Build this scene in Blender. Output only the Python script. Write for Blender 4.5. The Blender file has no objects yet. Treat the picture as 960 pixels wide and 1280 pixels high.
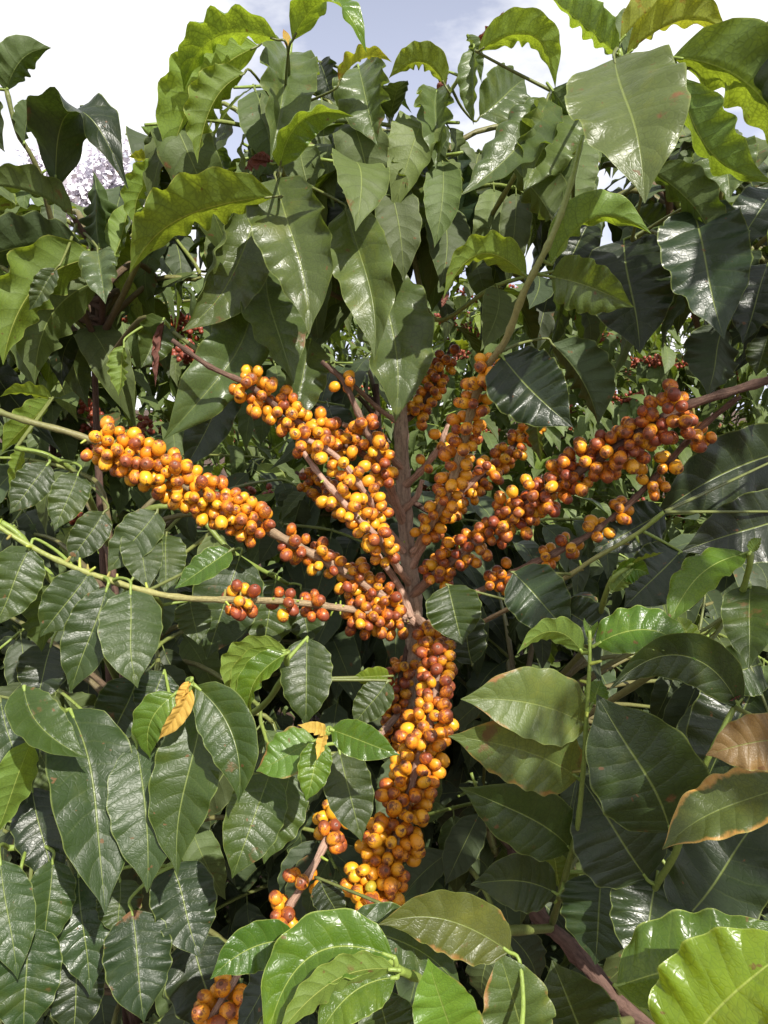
import bpy, math, random
import numpy as np
from mathutils import Vector, Matrix, Quaternion

random.seed(11)
rng = np.random.default_rng(7)
rad = math.radians
SC = bpy.context.scene
COL = SC.collection

# ------------------------------------------------------------------ camera
CAM_LOC = Vector((0.0, 0.0, 1.45))
PITCH = rad(-8.0)
FPX = 931.0                                   # focal length in photograph pixels (960 x 1280)
cam_d = bpy.data.cameras.new('camera')
cam_d.sensor_fit = 'VERTICAL'
cam_d.sensor_height = 36.0
cam_d.lens = 36.0 * FPX / 1280.0
cam_d.clip_start = 0.02
cam_d.clip_end = 2000.0
cam = bpy.data.objects.new('camera', cam_d)
COL.objects.link(cam)
cam.location = CAM_LOC
cam.rotation_euler = (math.pi / 2 + PITCH, 0, 0)
SC.camera = cam
CR = Vector((1, 0, 0))
CF = Vector((0, math.cos(PITCH), math.sin(PITCH)))
CU = CR.cross(CF)


def P(px, py, d):
    """world point seen at photograph pixel (px, py) at distance d along the view axis"""
    return CAM_LOC + CR * ((px - 480) / FPX * d) + CU * ((640 - py) / FPX * d) + CF * d


# ------------------------------------------------------------------ sky and sun
SUN_EL, SUN_AZ = rad(44), rad(151)            # azimuth from +Y clockwise: behind the camera, to its right
to_sun = Vector((math.sin(SUN_AZ) * math.cos(SUN_EL), math.cos(SUN_AZ) * math.cos(SUN_EL), math.sin(SUN_EL)))
world = bpy.data.worlds.new('World')
SC.world = world
world.use_nodes = True
wn, wl = world.node_tree.nodes, world.node_tree.links
wn.clear()
sky = wn.new('ShaderNodeTexSky')
sky.sky_type = 'NISHITA'
sky.sun_disc = False
sky.sun_elevation = SUN_EL
sky.sun_rotation = SUN_AZ
sky.air_density = 1.0
sky.dust_density = 1.5
tc = wn.new('ShaderNodeTexCoord')
mp = wn.new('ShaderNodeMapping')
mp.inputs['Scale'].default_value = (1.0, 1.0, 2.2)
mp.inputs['Location'].default_value = (2.6, 3.1, 0.9)
cn = wn.new('ShaderNodeTexNoise')
cn.inputs['Scale'].default_value = 2.6
cn.inputs['Detail'].default_value = 7.0
cn.inputs['Roughness'].default_value = 0.55
cr = wn.new('ShaderNodeValToRGB')
cr.color_ramp.elements[0].position = 0.44
cr.color_ramp.elements[0].color = (0, 0, 0, 1)
cr.color_ramp.elements[1].position = 0.57
cr.color_ramp.elements[1].color = (1, 1, 1, 1)
cmix = wn.new('ShaderNodeMixRGB')
cmix.inputs['Color2'].default_value = (17.0, 17.0, 17.2, 1)
veil = wn.new('ShaderNodeMixRGB')
veil.inputs['Color2'].default_value = (14.6, 15.3, 19.0, 1)
sxyz = wn.new('ShaderNodeSeparateXYZ')
hz = wn.new('ShaderNodeMapRange')
hz.inputs['From Min'].default_value = 0.0
hz.inputs['From Max'].default_value = 0.75
hz.inputs['To Min'].default_value = 0.9
hz.inputs['To Max'].default_value = 0.1
wl.new(tc.outputs['Generated'], sxyz.inputs[0])
wl.new(sxyz.outputs['Z'], hz.inputs['Value'])
wl.new(hz.outputs['Result'], veil.inputs['Fac'])
bg = wn.new('ShaderNodeBackground')
bg.inputs['Strength'].default_value = 0.05
wo = wn.new('ShaderNodeOutputWorld')
wl.new(tc.outputs['Generated'], mp.inputs['Vector'])
wl.new(mp.outputs['Vector'], cn.inputs['Vector'])
wl.new(cn.outputs['Fac'], cr.inputs['Fac'])
wl.new(cr.outputs['Color'], cmix.inputs['Fac'])
wl.new(sky.outputs['Color'], veil.inputs['Color1'])
wl.new(veil.outputs['Color'], cmix.inputs['Color1'])
wl.new(cmix.outputs['Color'], bg.inputs['Color'])
wl.new(bg.outputs['Background'], wo.inputs['Surface'])

sun_d = bpy.data.lights.new('sun', 'SUN')
sun_d.energy = 5.0
sun_d.angle = rad(0.53)
sun_d.color = (1.0, 0.95, 0.86)
sun = bpy.data.objects.new('sun', sun_d)
COL.objects.link(sun)
sun.rotation_euler = (-to_sun).to_track_quat('-Z', 'Y').to_euler()

SC.view_settings.view_transform = 'Standard'
SC.view_settings.look = 'None'
SC.view_settings.gamma = 1.0
SC.view_settings.exposure = 0.56
SC.view_settings.use_curve_mapping = False
SC.render.engine = 'CYCLES'
SC.cycles.max_bounces = 6
SC.cycles.diffuse_bounces = 3
SC.cycles.transparent_max_bounces = 8


# ------------------------------------------------------------------ materials
class NT:
    def __init__(self, name):
        self.m = bpy.data.materials.new(name)
        self.m.use_nodes = True
        self.n = self.m.node_tree.nodes
        self.l = self.m.node_tree.links
        self.n.clear()
        self.out = self.n.new('ShaderNodeOutputMaterial')

    def set(self, sock, v):
        if isinstance(v, bpy.types.NodeSocket):
            self.l.new(v, sock)
        else:
            sock.default_value = v

    def math(self, op, a, b=0.0, c=None, clamp=False):
        x = self.n.new('ShaderNodeMath')
        x.operation = op
        x.use_clamp = clamp
        self.set(x.inputs[0], a)
        self.set(x.inputs[1], b)
        if c is not None:
            self.set(x.inputs[2], c)
        return x.outputs[0]

    def mix(self, f, a, b, mode='MIX'):
        x = self.n.new('ShaderNodeMixRGB')
        x.blend_type = mode
        self.set(x.inputs['Fac'], f)
        self.set(x.inputs['Color1'], a if isinstance(a, bpy.types.NodeSocket) else (*a, 1))
        self.set(x.inputs['Color2'], b if isinstance(b, bpy.types.NodeSocket) else (*b, 1))
        return x.outputs[0]

    def noise(self, vec, scale, detail=3.0, rough=0.55, dist=0.0):
        x = self.n.new('ShaderNodeTexNoise')
        if vec is not None:
            self.l.new(vec, x.inputs['Vector'])
        x.inputs['Scale'].default_value = scale
        x.inputs['Detail'].default_value = detail
        x.inputs['Roughness'].default_value = rough
        x.inputs['Distortion'].default_value = dist
        return x.outputs['Fac']

    def smooth(self, v, lo, hi, a=0.0, b=1.0):
        x = self.n.new('ShaderNodeMapRange')
        x.interpolation_type = 'SMOOTHSTEP'
        self.set(x.inputs['Value'], v)
        x.inputs['From Min'].default_value = lo
        x.inputs['From Max'].default_value = hi
        x.inputs['To Min'].default_value = a
        x.inputs['To Max'].default_value = b
        return x.outputs['Result']

    def bump(self, h, strength, dist):
        x = self.n.new('ShaderNodeBump')
        x.inputs['Strength'].default_value = strength
        x.inputs['Distance'].default_value = dist
        self.l.new(h, x.inputs['Height'])
        return x.outputs['Normal']


def leaf_material(name, top, under, trans, tfac=0.33, rough=0.32, blotch=0.12, blotch_col=(0.16, 0.07, 0.025),
                  edge=0.0, edge_col=(0.55, 0.24, 0.05), veincol=(0.22, 0.27, 0.07), spec=0.42):
    t = NT(name)
    n = t.n
    uv = n.new('ShaderNodeUVMap')
    sx = n.new('ShaderNodeSeparateXYZ')
    t.l.new(uv.outputs['UV'], sx.inputs[0])
    u = sx.outputs['X']
    va = t.math('ABSOLUTE', t.math('MULTIPLY_ADD', sx.outputs['Y'], 2.0, -1.0))
    oi = n.new('ShaderNodeObjectInfo')
    geo = n.new('ShaderNodeNewGeometry')
    pos = geo.outputs['Position']
    rnd = t.math('FRACT', t.math('ADD', oi.outputs['Random'], geo.outputs['Random Per Island']))
    # veins
    midrib = t.smooth(va, 0.008, 0.032, 1.0, 0.0)
    uw = t.math('ADD', u, t.math('MULTIPLY', t.noise(uv.outputs['UV'], 3.0, 2.0), 0.05))
    q = t.math('FRACT', t.math('MULTIPLY', t.math('SUBTRACT', uw, t.math('MULTIPLY', t.math('POWER', va, 1.25), 0.115)), 9.0))
    tri = t.math('ABSOLUTE', t.math('MULTIPLY_ADD', q, 2.0, -1.0))       # 1 on the vein, 0 between veins
    lat = t.math('MULTIPLY', t.smooth(tri, 0.86, 1.0), t.smooth(va, 0.75, 1.0, 1.0, 0.0))
    nz = t.noise(pos, 38.0, 4.0, 0.6)
    nf = t.noise(pos, 260.0, 2.0, 0.6)
    vo = n.new('ShaderNodeTexVoronoi')
    vo.feature = 'DISTANCE_TO_EDGE'
    vm_ = n.new('ShaderNodeMapping')
    vm_.inputs['Scale'].default_value = (34.0, 13.0, 1.0)
    t.l.new(uv.outputs['UV'], vm_.inputs['Vector'])
    t.l.new(vm_.outputs['Vector'], vo.inputs['Vector'])
    vo.inputs['Scale'].default_value = 1.0
    net = t.smooth(vo.outputs['Distance'], 0.0, 0.16)              # fine network between the side veins
    patch = t.noise(pos, 14.0, 3.0, 0.6)
    # upper side
    var = t.math('MULTIPLY_ADD', nz, 0.55, t.math('MULTIPLY_ADD', rnd, 0.42, 0.50))
    top_c = t.mix(1.0, top, oi.outputs['Color'], 'MULTIPLY')
    top_c = t.mix(1.0, top_c, var, 'MULTIPLY')
    yellow = t.math('MULTIPLY', t.smooth(nz, 0.52, 0.75), 0.35)
    top_c = t.mix(yellow, top_c, tuple(min(1, c * k) for c, k in zip(top, (2.2, 1.6, 0.8))))
    top_c = t.mix(t.math('MULTIPLY', lat, 0.07), top_c, veincol)
    top_c = t.mix(t.math('MULTIPLY', midrib, 0.65), top_c, veincol)
    und_c = t.mix(1.0, under, oi.outputs['Color'], 'MULTIPLY')
    und_c = t.mix(1.0, und_c, var, 'MULTIPLY')
    und_c = t.mix(t.math('MULTIPLY', lat, 0.35), und_c, tuple(c * 0.55 for c in under))
    und_c = t.mix(t.math('MULTIPLY', midrib, 0.7), und_c, veincol)
    base = t.mix(geo.outputs['Backfacing'], top_c, und_c)
    tr_c = t.mix(1.0, trans, oi.outputs['Color'], 'MULTIPLY')
    tr_c = t.mix(1.0, tr_c, t.math('MULTIPLY_ADD', nz, 1.1, t.math('MULTIPLY_ADD', net, 0.45, 0.20)), 'MULTIPLY')
    tr_c = t.mix(t.math('MULTIPLY', lat, 0.55), tr_c, tuple(c * 0.45 for c in trans))
    # wear: brown blotches and scorched margins with shapes of their own
    bl = t.noise(pos, 22.0, 5.0, 0.65)
    dots = t.math('MULTIPLY', t.smooth(t.noise(pos, 120.0, 2.0), 0.71, 0.745), 0.8)
    bm = t.math('MAXIMUM', t.smooth(t.math('ADD', bl, t.math('MULTIPLY', va, blotch * 0.5)), 0.80 - blotch, 0.87 - blotch), dots)
    bm = t.math('MULTIPLY', bm, 0.85)
    base = t.mix(bm, base, blotch_col)
    tr_c = t.mix(bm, tr_c, tuple(c * 0.6 for c in blotch_col))
    em = t.math('MULTIPLY', t.smooth(t.math('ADD', va, t.math('MULTIPLY', t.math('SUBTRACT', bl, 0.5), 1.6)), 1.02 - edge * 0.45, 1.14 - edge * 0.3),
                1.0 if edge > 0 else 0.0)
    base = t.mix(em, base, edge_col)
    rim = t.smooth(va, 0.955, 0.995)
    base = t.mix(t.math('MULTIPLY', rim, 0.55), base, veincol)
    # relief: quilted blade between sunken veins
    h = t.math('ADD', t.math('MULTIPLY', t.math('SUBTRACT', 1.0, t.math('POWER', tri, 2.2)), 1.0),
               t.math('MULTIPLY', midrib, -0.9))
    h = t.math('MULTIPLY', h, t.smooth(va, 0.8, 1.0, 1.0, 0.3))
    h = t.math('ADD', h, t.math('MULTIPLY', nz, 2.2))
    h = t.math('ADD', h, t.math('MULTIPLY', net, 0.16))
    h = t.math('ADD', h, t.math('MULTIPLY', nf, 0.12))
    nrm = t.bump(h, 0.36, 0.0013)
    b = n.new('ShaderNodeBsdfPrincipled')
    t.l.new(base, b.inputs['Base Color'])
    r = t.math('MULTIPLY_ADD', geo.outputs['Backfacing'], 0.22, t.math('MULTIPLY_ADD', nf, 0.16, t.math('MULTIPLY_ADD', patch, 0.42, rough - 0.27)))
    t.l.new(t.math('ADD', r, t.math('MULTIPLY', bm, 0.25)), b.inputs['Roughness'])
    b.inputs['Specular IOR Level'].default_value = spec
    t.l.new(nrm, b.inputs['Normal'])
    tl = n.new('ShaderNodeBsdfTranslucent')
    t.l.new(tr_c, tl.inputs['Color'])
    t.l.new(nrm, tl.inputs['Normal'])
    ms = n.new('ShaderNodeMixShader')
    ms.inputs[0].default_value = tfac
    t.l.new(b.outputs[0], ms.inputs[1])
    t.l.new(tl.outputs[0], ms.inputs[2])
    t.l.new(ms.outputs[0], t.out.inputs['Surface'])
    return t.m


LM = {
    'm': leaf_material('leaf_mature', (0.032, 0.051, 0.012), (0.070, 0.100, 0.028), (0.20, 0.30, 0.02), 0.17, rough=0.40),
    'u': leaf_material('leaf_mature_lit', (0.066, 0.094, 0.026), (0.095, 0.132, 0.038), (0.27, 0.37, 0.028), 0.22, rough=0.33),  # lighter copy of the mature leaf: sunlit sheen put into its base colour
    'd': leaf_material('leaf_mature_shaded', (0.018, 0.029, 0.011), (0.042, 0.062, 0.024), (0.11, 0.17, 0.015), 0.11, rough=0.35),  # darker copy of the mature leaf: shade put into its base colour
    'y': leaf_material('leaf_young', (0.088, 0.165, 0.018), (0.15, 0.23, 0.045), (0.42, 0.54, 0.03), 0.32, rough=0.27, blotch=0.06, veincol=(0.42, 0.50, 0.12)),
    'g': leaf_material('leaf_yellow_backlit', (0.12, 0.185, 0.022), (0.15, 0.22, 0.038), (0.38, 0.48, 0.028), 0.34, rough=0.34, blotch=0.10, veincol=(0.48, 0.50, 0.12)),  # yellow-green kind with the backlit glow put into its colours
    'o': leaf_material('leaf_orange_stained', (0.18, 0.21, 0.025), (0.21, 0.25, 0.04), (0.48, 0.50, 0.03), 0.36, rough=0.36, blotch=0.20,
                       blotch_col=(0.38, 0.13, 0.02), veincol=(0.5, 0.45, 0.12)),
    'b': leaf_material('leaf_scorched', (0.075, 0.105, 0.030), (0.13, 0.16, 0.06), (0.36, 0.40, 0.04), 0.28, rough=0.36, blotch=0.15,
                       blotch_col=(0.15, 0.075, 0.03), edge=0.22, edge_col=(0.30, 0.15, 0.05)),
    'e': leaf_material('leaf_orange_rim', (0.075, 0.105, 0.026), (0.13, 0.16, 0.06), (0.36, 0.40, 0.04), 0.28, rough=0.36, blotch=0.16,
                       edge=0.45, edge_col=(0.52, 0.27, 0.07)),
    'n': leaf_material('leaf_bronze', (0.20, 0.13, 0.045), (0.20, 0.13, 0.05), (0.50, 0.25, 0.05), 0.28, rough=0.42, blotch=0.15),
    'w': leaf_material('leaf_withered', (0.50, 0.32, 0.07), (0.52, 0.36, 0.10), (0.6, 0.4, 0.08), 0.25, rough=0.6, blotch=0.22,
                       blotch_col=(0.28, 0.09, 0.02), veincol=(0.45, 0.3, 0.1), spec=0.25),
    'r': leaf_material('leaf_dry_red', (0.19, 0.075, 0.055), (0.18, 0.08, 0.06), (0.35, 0.10, 0.04), 0.2, rough=0.6, blotch=0.15,
                       blotch_col=(0.10, 0.03, 0.02), veincol=(0.2, 0.07, 0.04), spec=0.25),
}


def stem_material():
    t = NT('stem_bark')
    n = t.n
    at = n.new('ShaderNodeVertexColor')
    at.layer_name = 'tint'
    uv = n.new('ShaderNodeUVMap')
    mpn = n.new('ShaderNodeMapping')
    mpn.inputs['Scale'].default_value = (9.0, 26.0, 1.0)
    t.l.new(uv.outputs['UV'], mpn.inputs['Vector'])
    geo = n.new('ShaderNodeNewGeometry')
    streak = t.noise(mpn.outputs['Vector'], 1.6, 5.0, 0.7)
    fine = t.noise(geo.outputs['Position'], 300.0, 4.0, 0.65)
    sm = n.new('ShaderNodeSeparateColor')
    t.l.new(at.outputs['Color'], sm.inputs[0])
    woody = t.smooth(t.math('SUBTRACT', sm.outputs['Red'], sm.outputs['Green']), 0.0, 0.06)
    c = t.mix(t.math('MULTIPLY', t.smooth(streak, 0.42, 0.68), t.math('MULTIPLY', woody, 0.75)), at.outputs['Color'],
              t.mix(1.0, at.outputs['Color'], (0.30, 0.27, 0.25), 'MULTIPLY'))
    c = t.mix(1.0, c, t.math('MULTIPLY_ADD', fine, 0.9, 0.55), 'MULTIPLY')
    b = n.new('ShaderNodeBsdfPrincipled')
    t.l.new(c, b.inputs['Base Color'])
    t.l.new(t.math('MULTIPLY_ADD', woody, 0.38, 0.40), b.inputs['Roughness'])
    b.inputs['Specular IOR Level'].default_value = 0.35
    h = t.math('ADD', t.math('MULTIPLY', streak, woody), t.math('MULTIPLY', fine, 0.25))
    t.l.new(t.bump(h, 0.9, 0.0022), b.inputs['Normal'])
    t.l.new(b.outputs[0], t.out.inputs['Surface'])
    return t.m


def berry_material():
    t = NT('berry_skin')
    n = t.n
    uv = n.new('ShaderNodeUVMap')
    sx = n.new('ShaderNodeSeparateXYZ')
    t.l.new(uv.outputs['UV'], sx.inputs[0])
    lat = sx.outputs['Y']                                       # 0 at the stalk, 1 at the tip
    oi = n.new('ShaderNodeObjectInfo')
    geo = n.new('ShaderNodeNewGeometry')
    at = n.new('ShaderNodeAttribute')
    at.attribute_name = 'redness'
    sm = n.new('ShaderNodeSeparateColor')
    t.l.new(oi.outputs['Color'], sm.inputs[0])
    red = t.math('ADD', sm.outputs['Red'], at.outputs['Fac'])
    green = sm.outputs['Green']
    rnd = t.math('FRACT', t.math('ADD', oi.outputs['Random'], geo.outputs['Random Per Island']))
    pos = geo.outputs['Position']
    n1 = t.noise(pos, 95.0, 3.0, 0.6)
    n2 = t.noise(pos, 210.0, 5.0, 0.72, 1.2)
    n3 = t.noise(pos, 700.0, 2.0, 0.5)
    c = t.mix(rnd, (0.72, 0.235, 0.012), (0.80, 0.40, 0.022))
    flush = t.smooth(t.math('ADD', t.math('MULTIPLY', n1, 0.75), t.math('MULTIPLY_ADD', red, 0.50, t.math('MULTIPLY', rnd, -0.12))), 0.42, 0.86)
    c = t.mix(flush, c, (0.50, 0.095, 0.014))
    tipw = t.smooth(lat, 0.45, 0.98)
    blm = t.math('ADD', t.math('MULTIPLY', n2, 0.85), t.math('MULTIPLY_ADD', tipw, 0.22, t.math('MULTIPLY_ADD', red, 0.20, t.math('MULTIPLY', rnd, -0.13))))
    bl = t.math('MULTIPLY', t.smooth(blm, 0.475, 0.59), 0.85)
    c = t.mix(bl, c, (0.17, 0.036, 0.024))
    dots = t.math('MULTIPLY', t.smooth(n3, 0.67, 0.73), 0.55)
    c = t.mix(dots, c, (0.16, 0.04, 0.012))
    ring = t.math('MULTIPLY', t.smooth(lat, 0.895, 0.935), t.smooth(lat, 0.965, 0.985, 1.0, 0.35))
    c = t.mix(t.math('MULTIPLY', ring, 0.85), c, (0.07, 0.024, 0.012))
    c = t.mix(green, c, (0.36, 0.36, 0.03))
    b = n.new('ShaderNodeBsdfPrincipled')
    t.l.new(c, b.inputs['Base Color'])
    t.l.new(t.math('MULTIPLY_ADD', bl, 0.10, t.math('MULTIPLY_ADD', n2, 0.22, 0.22)), b.inputs['Roughness'])
    b.inputs['Specular IOR Level'].default_value = 0.5
    h = t.math('ADD', t.math('MULTIPLY', n2, 0.5), t.math('MULTIPLY', bl, -0.3))
    t.l.new(t.bump(h, 0.35, 0.0012), b.inputs['Normal'])
    t.l.new(b.outputs[0], t.out.inputs['Surface'])
    return t.m


def soil_material():
    t = NT('soil')
    geo = t.n.new('ShaderNodeNewGeometry')
    a = t.noise(geo.outputs['Position'], 3.0, 6.0, 0.65)
    f = t.noise(geo.outputs['Position'], 60.0, 5.0, 0.7)
    c = t.mix(a, (0.055, 0.030, 0.018), (0.11, 0.06, 0.035))
    c = t.mix(t.smooth(f, 0.5, 0.75), c, (0.03, 0.02, 0.012))
    b = t.n.new('ShaderNodeBsdfPrincipled')
    t.l.new(c, b.inputs['Base Color'])
    b.inputs['Roughness'].default_value = 0.95
    t.l.new(t.bump(f, 0.8, 0.02), b.inputs['Normal'])
    t.l.new(b.outputs[0], t.out.inputs['Surface'])
    return t.m


def plain_material(name, ca, cb, scale, rough=0.8):
    t = NT(name)
    geo = t.n.new('ShaderNodeNewGeometry')
    c = t.mix(t.noise(geo.outputs['Position'], scale, 4.0), ca, cb)
    b = t.n.new('ShaderNodeBsdfPrincipled')
    t.l.new(c, b.inputs['Base Color'])
    b.inputs['Roughness'].default_value = rough
    t.l.new(b.outputs[0], t.out.inputs['Surface'])
    return t.m


STEM = stem_material()
BERRY = berry_material()
SOIL = soil_material()
BARK = (0.34, 0.215, 0.155)
BARK_D = (0.13, 0.075, 0.055)
GREEN = (0.20, 0.27, 0.055)
OLIVE = (0.13, 0.15, 0.045)
PINK = (0.50, 0.32, 0.235)


# ------------------------------------------------------------------ object helpers
def link(name, data, parent=None, mat=None):
    o = bpy.data.objects.new(name, data)
    COL.objects.link(o)
    if parent is not None:
        o.parent = parent
    if mat is not None:
        data.materials.append(mat)
    return o


def thing(name, loc, label, cat, group=None):
    o = bpy.data.objects.new(name, None)
    COL.objects.link(o)
    o.location = loc
    o.empty_display_size = 0.05
    o['label'] = label
    o['category'] = cat
    if group:
        o['group'] = group
    return o


def mesh_from(name, verts, faces, uvs=None, smooth=True):
    me = bpy.data.meshes.new(name)
    me.from_pydata([tuple(v) for v in verts], [], faces)
    if uvs is not None:
        lay = me.uv_layers.new(name='UVMap')
        idx = np.empty(len(me.loops), dtype=np.int32)
        me.loops.foreach_get('vertex_index', idx)
        lay.data.foreach_set('uv', np.asarray(uvs, dtype=np.float32)[idx].ravel())
    if smooth:
        me.polygons.foreach_set('use_smooth', [True] * len(me.polygons))
    return me


def catmull(pts, per=6):
    pts = [Vector(p) for p in pts]
    if len(pts) == 2:
        return [pts[0].lerp(pts[1], i / per) for i in range(per + 1)]
    out = []
    ext = [pts[0] * 2 - pts[1]] + pts + [pts[-1] * 2 - pts[-2]]
    for i in range(1, len(ext) - 2):
        a, b, c, d = ext[i - 1], ext[i], ext[i + 1], ext[i + 2]
        for k in range(per):
            t = k / per
            out.append(0.5 * ((2 * b) + (c - a) * t + (2 * a - 5 * b + 4 * c - d) * t * t + (3 * b - a - 3 * c + d) * t ** 3))
    out.append(pts[-1])
    return out


def tube(path, r0, r1, c0, c1, sides=8, knots=0.0, knot_step=0.035, gnarl=0.0, rnd=random):
    """swept stem: verts, faces, uvs, colours; swollen nodes every knot_step metres"""
    V, F, U, C = [], [], [], []
    n = len(path)
    ref = Vector((0.31, 0.2, 0.93))
    L = 0.0
    tot = sum((path[i + 1] - path[i]).length for i in range(n - 1)) or 1
    for i, p in enumerate(path):
        if i:
            L += (p - path[i - 1]).length
        t = (path[min(i + 1, n - 1)] - path[max(i - 1, 0)]).normalized()
        a = t.cross(ref)
        if a.length < 0.05:
            a = t.cross(Vector((1, 0, 0)))
        a.normalize()
        b = t.cross(a)
        f = L / tot
        r = r0 + (r1 - r0) * f
        if knots:
            k = (L / knot_step) % 1.0
            r *= 1 + knots * math.exp(-((k - 0.5) / 0.13) ** 2)
        for s in range(sides):
            th = 2 * math.pi * s / sides
            rr = r * (1 + gnarl * (rnd.random() - 0.5))
            V.append(p + (a * math.cos(th) + b * math.sin(th)) * rr)
            U.append((s / sides, L))
            C.append(tuple(c0[k] + (c1[k] - c0[k]) * f for k in range(3)) + (1.0,))
    for i in range(n - 1):
        for s in range(sides):
            s2 = (s + 1) % sides
            F.append((i * sides + s, i * sides + s2, (i + 1) * sides + s2, (i + 1) * sides + s))
    V.append(path[-1]); U.append((0.5, L)); C.append(tuple(c1) + (1.0,))
    e = len(V) - 1
    for s in range(sides):
        F.append(((n - 1) * sides + s, (n - 1) * sides + (s + 1) % sides, e))
    return V, F, U, C


class Geo:
    def __init__(self):
        self.V, self.F, self.U, self.C = [], [], [], []

    def add(self, g):
        o = len(self.V)
        self.V += g[0]
        self.F += [tuple(i + o for i in f) for f in g[1]]
        self.U += g[2]
        self.C += g[3]

    def build(self, name, origin, parent, mat=None):
        me = mesh_from(name, [v - origin for v in self.V], self.F, self.U)
        ca = me.color_attributes.new('tint', 'FLOAT_COLOR', 'POINT')
        ca.data.foreach_set('color', np.asarray(self.C, dtype=np.float32).ravel())
        return link(name, me, parent, mat or STEM)


# ------------------------------------------------------------------ leaf geometry
PU = [0, .04, .10, .20, .32, .44, .56, .68, .79, .87, .925, .965, 1.0]
PW = [.03, .24, .54, .83, .98, 1.0, .95, .81, .56, .30, .145, .065, .010]
VS = [0, .16, .36, .56, .75, .90, 1.0]


PR = [.05, .40, .72, .93, 1.0, .99, .93, .79, .55, .30, .145, .065, .010]


def prof(u, rb=0.0):
    return float(np.interp(u, PU, PW)) * (1 - rb) + float(np.interp(u, PU, PR)) * rb


def leaf_surface(path, frames, width, fold, el, er, wave, ph, nu, vs, nwav=7.0, rb=0.4):
    """path[i] midrib points, frames[i] = (side, normal); fold and edge roll in degrees; returns verts, faces, uvs"""
    V, U, F = [], [], []
    k = len(vs)
    cols = 2 * k - 1
    for i in range(nu + 1):
        u = i / nu
        p = path[i]
        s, n = frames[i]
        row = [None] * cols
        hw = 0.5 * width * prof(u, rb)
        body = math.sin(math.pi * min(1, u * 1.02)) ** 0.5 if 0 < u < 0.98 else 0.0
        for side, er_ in ((1, el), (-1, er)):
            y = z = 0.0
            for j, v in enumerate(vs):
                if j:
                    dv = v - vs[j - 1]
                    vm = 0.5 * (v + vs[j - 1])
                    ed = max(0.0, (vm - 0.35) / 0.65)
                    ang = rad(fold * (1 - 0.5 * vm) + er_ * ed * ed * body)
                    wob = wave * math.cos(2 * math.pi * (nwav * u - 0.5 * vm) + ph + (1.3 if side > 0 else 0)) * (vm ** 1.3) * body * (0.85 + 0.35 * math.sin(9.5 * u + ph * 2.3 + side))
                    ang += wob
                    y += dv * math.cos(ang)
                    z += dv * math.sin(ang)
                rip = 1 + (0.035 * math.sin(2 * math.pi * nwav * u + ph) if j == k - 1 else 0)
                row[k - 1 + side * j] = (p + s * (side * y * hw * rip) + n * (z * hw), (u, 0.5 + 0.5 * side * v))
        for q in row:
            V.append(q[0])
            U.append(q[1])
    for i in range(nu):
        for j in range(cols - 1):
            a = i * cols + j
            F.append((a, a + 1, a + cols + 1, a + cols))
    return V, F, U


def bez(a, c, b, n):
    return [a * ((1 - t) ** 2) + c * (2 * t * (1 - t)) + b * (t * t) for t in (i / n for i in range(n + 1))]


def leaf_variant(seed, length, width, droop, nu, vs, fold, wave, el=0.0, er=0.0, side=0.0):
    """a leaf along +X with its upper face to +Z, base at the origin, petiole included"""
    r = random.Random(seed)
    a = Vector((0.012, 0, 0.002))
    b = Vector((length * (1 - 0.28 * droop), side * length, -droop * length * 0.62))
    c = Vector((length * 0.55, -side * length * 0.3, droop * length * 0.16))
    path = bez(a, c, b, nu)
    fr = []
    for i in range(nu + 1):
        t = (path[min(i + 1, nu)] - path[max(i - 1, 0)]).normalized()
        tw = (r.random() - 0.5) * 0.05
        s = Vector((0, 1, tw)) - t * t.dot(Vector((0, 1, tw)))
        s.normalize()
        fr.append((s, t.cross(s)))
    V, F, U = leaf_surface(path, fr, width, fold, el, er, wave, r.random() * 6.28, nu, vs, 5.5 if nu > 10 else 3.0)
    g = tube([Vector((-0.004, 0, 0)), Vector((0.005, 0, 0.001)), path[0], path[1]], 0.0014, 0.0011, GREEN, GREEN, 5)
    o = len(V)
    V += g[0]
    F += [tuple(i + o for i in f) for f in g[1]]
    U += [(0.0, 0.5)] * len(g[0])
    return V, F, U


VARS = {}
VS_F = [0, .3, .62, .87, 1.0]
for key in ('m', 'd', 'y', 'g', 'u'):
    for j in range(6):
        V, F, U = leaf_variant(100 + j, 0.135, 0.050 + 0.003 * (j % 3), 0.35 + 0.16 * j, 28, VS_F, 16 - 4 * (j % 3), 0.30 + 0.06 * (j % 4),
                               el=(25, -20, 60, 0, -35, 10)[j], er=(-15, 30, 0, 45, 20, -40)[j], side=(j - 2.5) * 0.035)
        me = mesh_from('leaf', V, F, U)
        me.materials.append(LM[key])
        VARS[(key, j)] = me
FARV = []
for j in range(4):
    V, F, U = leaf_variant(300 + j, 0.14, 0.055, 0.3 + 0.25 * j, 6, [0, .5, 1.0], 18, 0.4, side=(j - 1.5) * .05)
    FARV.append((np.array([tuple(v) for v in V], dtype=np.float32), F, np.array(U, dtype=np.float32)))


def orient(d, nrm):
    x = d.normalized()
    y = nrm.cross(x)
    if y.length < 1e-4:
        y = Vector((0, 0, 1)).cross(x)
    y.normalize()
    z = x.cross(y)
    return Matrix((x, y, z)).transposed().to_4x4()


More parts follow.
